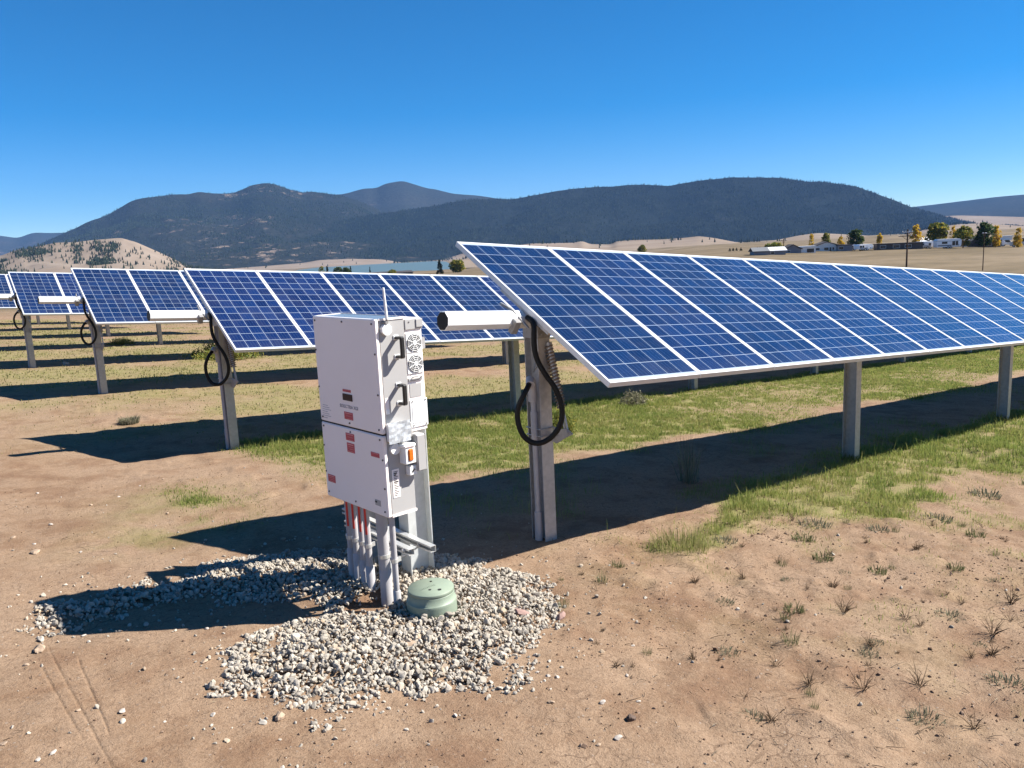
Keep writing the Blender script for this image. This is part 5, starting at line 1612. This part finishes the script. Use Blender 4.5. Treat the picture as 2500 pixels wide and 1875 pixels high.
def tan_material():
    mt, nt, bs = new_mat('dry_grass_hill')
    tc = N(nt, 'ShaderNodeTexCoord').outputs['Object']
    a = noise(nt, tc, .006, 6, .6); b = noise(nt, tc, .05, 5, .75); c = noise(nt, tc, .014, 5, .7)
    col = ramp(nt, a, [(.3, (.215, .165, .125)), (.7, (.285, .232, .185))])
    col = mixc(nt, ramp(nt, b, [(.30, (.5, .5, .5)), (.46, (0, 0, 0))]), col, (.15, .118, .088))
    col = mixc(nt, ramp(nt, c, [(.60, (0, 0, 0)), (.70, (.35, .35, .35))]), col, (.22, .20, .12))
    nt.links.new(scaled(nt, col, .80), bs.inputs['Base Color']); bs.inputs['Roughness'].default_value = 1; bs.inputs['Specular IOR Level'].default_value = 0
    return mt


M['forest_near'] = forest_material('forested_slope', (.015, .022, .020), (.030, .036, .030), (.22, .18, .15), .35, .0022)
M['forest_mid'] = forest_material('patchy_forested_slope', (.020, .026, .022), (.044, .046, .036), (.30, .23, .18), .85, .0022)
M['forest_far'] = forest_material('far_forested_slope', (.026, .034, .032), (.05, .052, .045), (.32, .23, .19), .6, .0016)
M['tan_hill'] = tan_material()
F1 = [(-420, 560), (-200, 572), (0, 575), (44, 582), (79, 567.5), (120, 569), (160, 568), (230, 560), (330, 575), (480, 600)]
F2 = [(-40, 640), (40, 622), (110, 590), (158, 568), (190, 554.5), (218, 540), (259.5, 527), (285, 512), (316, 493), (335, 486), (361, 482), (386, 480), (411, 476), (437, 474), (459, 475), (484, 468), (519, 472), (544, 473), (570, 471), (589, 464), (614, 452),
      (652, 446.6), (677, 452), (700, 460.5), (736, 470.6), (761, 467.5), (793, 472), (837, 478), (900, 500), (960, 530), (1020, 560)]
F3 = [(640, 500), (760, 476), (837, 474.4), (891, 459.6), (920, 460), (935, 450), (964, 444), (983, 441.5), (1002, 447), (1046, 461), (1056, 460.5), (1106, 473), (1170, 477.6), (1220, 485.8), (1300, 500), (1420, 530)]
F4 = [(420, 630), (560, 596), (700, 562), (821, 540), (916, 523), (1011, 510), (1059, 503), (1138, 488), (1220, 486), (1252, 486.5), (1304, 477), (1352, 467.5), (1396, 461), (1453, 456.7), (1494, 455.8), (1532, 451.6), (1580, 451), (1633.6, 454), (1659, 449), (1722, 439),
      (1757, 436.5), (1785, 432.7), (1833, 433.3), (1900, 434), (1921, 436), (1972, 444), (2011, 444), (2091, 455.5), (2181, 488), (2232, 508.6), (2283, 523), (2340, 538), (2420, 556), (2520, 575)]
F5 = [(2060, 530), (2160, 512), (2232, 505), (2300, 497), (2373, 488), (2440, 480), (2500, 475), (2620, 462), (2800, 458), (3000, 470)]
hill('mountain', F1, 8200, 2400, 900, -24, .10, M['forest_far'], 1, 8)
hill('mountain', F5, 7200, 2800, 900, -10, .10, M['forest_far'], 5, 8)
hill('mountain', F3, 6200, 2300, 900, -24, .12, M['forest_far'], 3, 6)
P2 = hill('mountain', F2, 4700, 1900, 700, -24, .16, M['forest_mid'], 2, 4, 70)
P4 = hill('mountain', F4, 3900, 950, 700, -24, .17, M['forest_near'], 4, 4, 70)
TL1 = [(-300, 640), (-100, 632), (0, 625), (30, 614), (52, 607), (65, 609), (100, 600), (136, 592.5), (185, 591), (228, 586), (278, 582), (296, 581), (332, 591), (373, 609), (395.5, 619), (443, 641.5), (465, 652.6), (540, 664)]
PL1 = hill('hill', TL1, 1750, 620, 300, -25, .24, M['tan_hill'], 6, 4)
TS = [(400, 668), (520, 658), (640, 650), (740, 642), (780, 635), (850, 632), (930, 633), (985, 641), (1060, 640), (1120, 622), (1160, 610), (1230, 602), (1300, 596)]
PS = hill('hill', TS, 2880, 420, 150, -24, .05, M['tan_hill'], 7, 4)
TR1 = [(1120, 640), (1200, 608), (1295, 594.5), (1402, 592.5), (1421.5, 588), (1440, 596), (1491, 597), (1504, 589), (1548, 586), (1611, 584.6), (1668, 581), (1706, 576.6), (1744, 581), (1801, 592), (1849, 592), (1900, 585), (1950, 575), (1994, 569), (2040, 571), (2116, 575), (2161, 581), (2184, 583), (2260, 588), (2360, 600)]
PR1 = hill('hill', TR1, 1900, 1000, 300, -9, .10, M['tan_hill'], 8, 4)
TR2 = [(2120, 600), (2200, 575), (2260, 560), (2336, 547), (2400, 545), (2500, 552), (2600, 550), (2760, 560)]
PR2 = hill('hill', TR2, 2400, 1200, 300, -9, .10, M['tan_hill'], 9, 4)
TR3 = [(2180, 540), (2260, 530), (2340, 526), (2420, 528), (2500, 530), (2620, 524), (2760, 526)]
PR3 = hill('hill', TR3, 4300, 900, 300, -9, .08, M['tan_hill'], 10, 5)

# conifer woods on the hills: thousands of small crowns in one object each


def woods(name, label, P, n, dens, hmin, hmax, seed, trange=(.05, 1.0)):
    r = np.random.default_rng(seed)
    nrow = 46 if P.shape[0] < 60 else 70
    i = r.uniform(trange[0] * (nrow - 1), trange[1] * (nrow - 1), n); j = r.uniform(0, P.shape[1] - 1.01, n)
    i0 = i.astype(int); j0 = j.astype(int); fi = (i - i0)[:, None]; fj = (j - j0)[:, None]
    i1 = np.minimum(i0 + 1, P.shape[0] - 1)
    Q = (P[i0, j0] * (1 - fj) + P[i0, j0 + 1] * fj) * (1 - fi) + (P[i1, j0] * (1 - fj) + P[i1, j0 + 1] * fj) * fi
    k = r.random(n) < dens(Q[:, 0], Q[:, 1], i / (nrow - 1), j / P.shape[1])
    Q = Q[k]; n = len(Q)
    h = r.uniform(hmin, hmax, n); w = h * r.uniform(.16, .26, n)
    V = np.zeros((n, 9, 3)); 
    for q in range(4):
        a = r.uniform(0, 1.5, n) + q * math.pi / 2
        V[:, q] = Q + np.stack([w * np.cos(a), w * np.sin(a), h * .08], -1)
        V[:, 4 + q] = Q + np.stack([w * .62 * np.cos(a + .6), w * .62 * np.sin(a + .6), h * .48], -1)
    V[:, 8] = Q + np.stack([0 * h, 0 * h, h], -1)
    b = (np.arange(n) * 9)[:, None]
    Fq = np.concatenate([b + np.array([q, (q + 1) % 4, 4 + (q + 1) % 4, 4 + q]) for q in range(4)])
    Ft = np.concatenate([b + np.array([4 + q, 4 + (q + 1) % 4, 8]) for q in range(4)])
    me = arr_mesh(name, V.reshape(-1, 3), [Fq, Ft], M['needle'])
    tag(link(name, me), label, 'forest', kind='stuff')


def az_px(x, y): return 1235 + CF * np.tan(np.arctan2(x - CAM[0], y - CAM[1]) - YAW)


def blob(px, t, cx, ct, rx, rt): return np.exp(-(((px - cx) / rx) ** 2 + ((t - ct) / rt) ** 2) ** 2)


woods('forest', 'dark conifer groves scattered over the pale hill at the left', PL1, 16000,
      lambda x, y, t, j: np.clip(.010 + .95 * blob(az_px(x, y), t, 268, .68, 26, .26) + .7 * blob(az_px(x, y), t, 299, .80, 12, .12) + .6 * blob(az_px(x, y), t, 208 + 30 * (t < .6), .72, 14, .3) + .6 * blob(az_px(x, y), t, 0, .72, 50, .16) + .8 * blob(az_px(x, y), t, 105, .86, 42, .14)
                                 + .5 * blob(az_px(x, y), t, 20, .4, 36, .08) + .10 * (fbm(x / 60, y / 60, 3, 3) > .58) + .2 * sstep(400, 450, az_px(x, y)), 0, 1), 4, 8, 21, (.05, 1.0))
woods('forest', 'sparse conifers along the pale shore beyond the lake', PS, 1500, lambda x, y, t, j: .02 + .4 * sstep(.9, 1, t) * (fbm(x / 90, y / 90, 3, 8) > .52) + .35 * (az_px(x, y) > 965) * (az_px(x, y) < 1120), 6, 11, 22)
woods('forest', 'dark conifers along the crest of the pale hills behind the panels', PR1, 6500,
      lambda x, y, t, j: np.clip(.004 + .55 * sstep(.88, .99, t) * (fbm(x / 70, y / 70, 3, 9) > .47) * (az_px(x, y) < 1640) + .9 * blob(az_px(x, y), t, 1825, .93, 26, .09) + .8 * blob(az_px(x, y), t, 1645, .80, 16, .06) + .5 * blob(az_px(x, y), t, 1960, .97, 30, .04), 0, 1), 5, 10, 23, (.3, 1.0))
woods('forest', 'dark tree belt on the pale hill at the far right', PR2, 5000, lambda x, y, t, j: np.clip(.003 + .8 * sstep(.90, .97, t) * (fbm(x / 120, y / 120, 3, 10) > .45), 0, 1), 5, 10, 24, (.5, 1.0))
woods('forest', 'conifer forest covering the nearest dark mountain', P4, 60000, lambda x, y, t, j: .25 + .75 * (fbm(x / 160, y / 160, 4, 14) > .46), 6, 11, 25, (.06, 1.0))
woods('forest', 'conifer forest covering the left mountain', P2, 46000, lambda x, y, t, j: .12 + .8 * (fbm(x / 200, y / 200, 4, 15) > .50), 6, 11, 26, (.10, 1.0))
# ------------------------------------------------------------------ air, sky, sun
HZ = 4.0e-5
mt = bpy.data.materials.new('clear_air'); mt.use_nodes = True
nt = mt.node_tree; nt.nodes.clear()
out = nt.nodes.new('ShaderNodeOutputMaterial'); pv = nt.nodes.new('ShaderNodeVolumePrincipled')
pv.inputs['Color'].default_value = (.22, .45, .92, 1); pv.inputs['Density'].default_value = HZ; pv.inputs['Anisotropy'].default_value = .0
nt.links.new(pv.outputs[0], out.inputs['Volume'])
hz = MB().b2((-10500, -10500, -40), (10500, 10500, 1100)).build('haze', mt)
tag(hz, kind='stuff')
hz['label'] = 'thin blue air between the viewer and the mountains'; hz['category'] = 'haze'

SUN_D = Vector((-.92, .605, -1.0)).normalized()
ld_ = bpy.data.lights.new('sun', 'SUN'); ld_.energy = 5.0; ld_.angle = R(.53); ld_.color = (1.0, .955, .88)
so_ = bpy.data.objects.new('sun', ld_); COL.objects.link(so_)
so_.rotation_euler = SUN_D.to_track_quat('-Z', 'Y').to_euler()
so_.location = (40, -30, 60)
w = bpy.data.worlds.new('World'); scene.world = w; w.use_nodes = True
nt = w.node_tree
bg = nt.nodes['Background']
sky = nt.nodes.new('ShaderNodeTexSky'); sky.sky_type = 'NISHITA'; sky.sun_disc = False
sky.sun_elevation = math.asin(-SUN_D.z); sky.sun_rotation = math.atan2(-SUN_D.x, -SUN_D.y)
sky.altitude = 2600; sky.air_density = 1.0; sky.dust_density = .15; sky.ozone_density = 3.0
hs_ = nt.nodes.new('ShaderNodeHueSaturation'); hs_.inputs['Saturation'].default_value = 1.55
nt.links.new(sky.outputs[0], hs_.inputs['Color'])
nt.links.new(hs_.outputs[0], bg.inputs['Color'])
bg.inputs['Strength'].default_value = .0506

vs = scene.view_settings
vs.view_transform = 'Standard'; vs.look = 'None'; vs.exposure = 1.38; vs.gamma = 1.0
scene.render.engine = 'CYCLES'
scene.cycles.max_bounces = 6; scene.cycles.diffuse_bounces = 3; scene.cycles.glossy_bounces = 3; scene.cycles.volume_bounces = 1
scene.cycles.use_denoising = True
scene.cycles.sample_clamp_indirect = 6
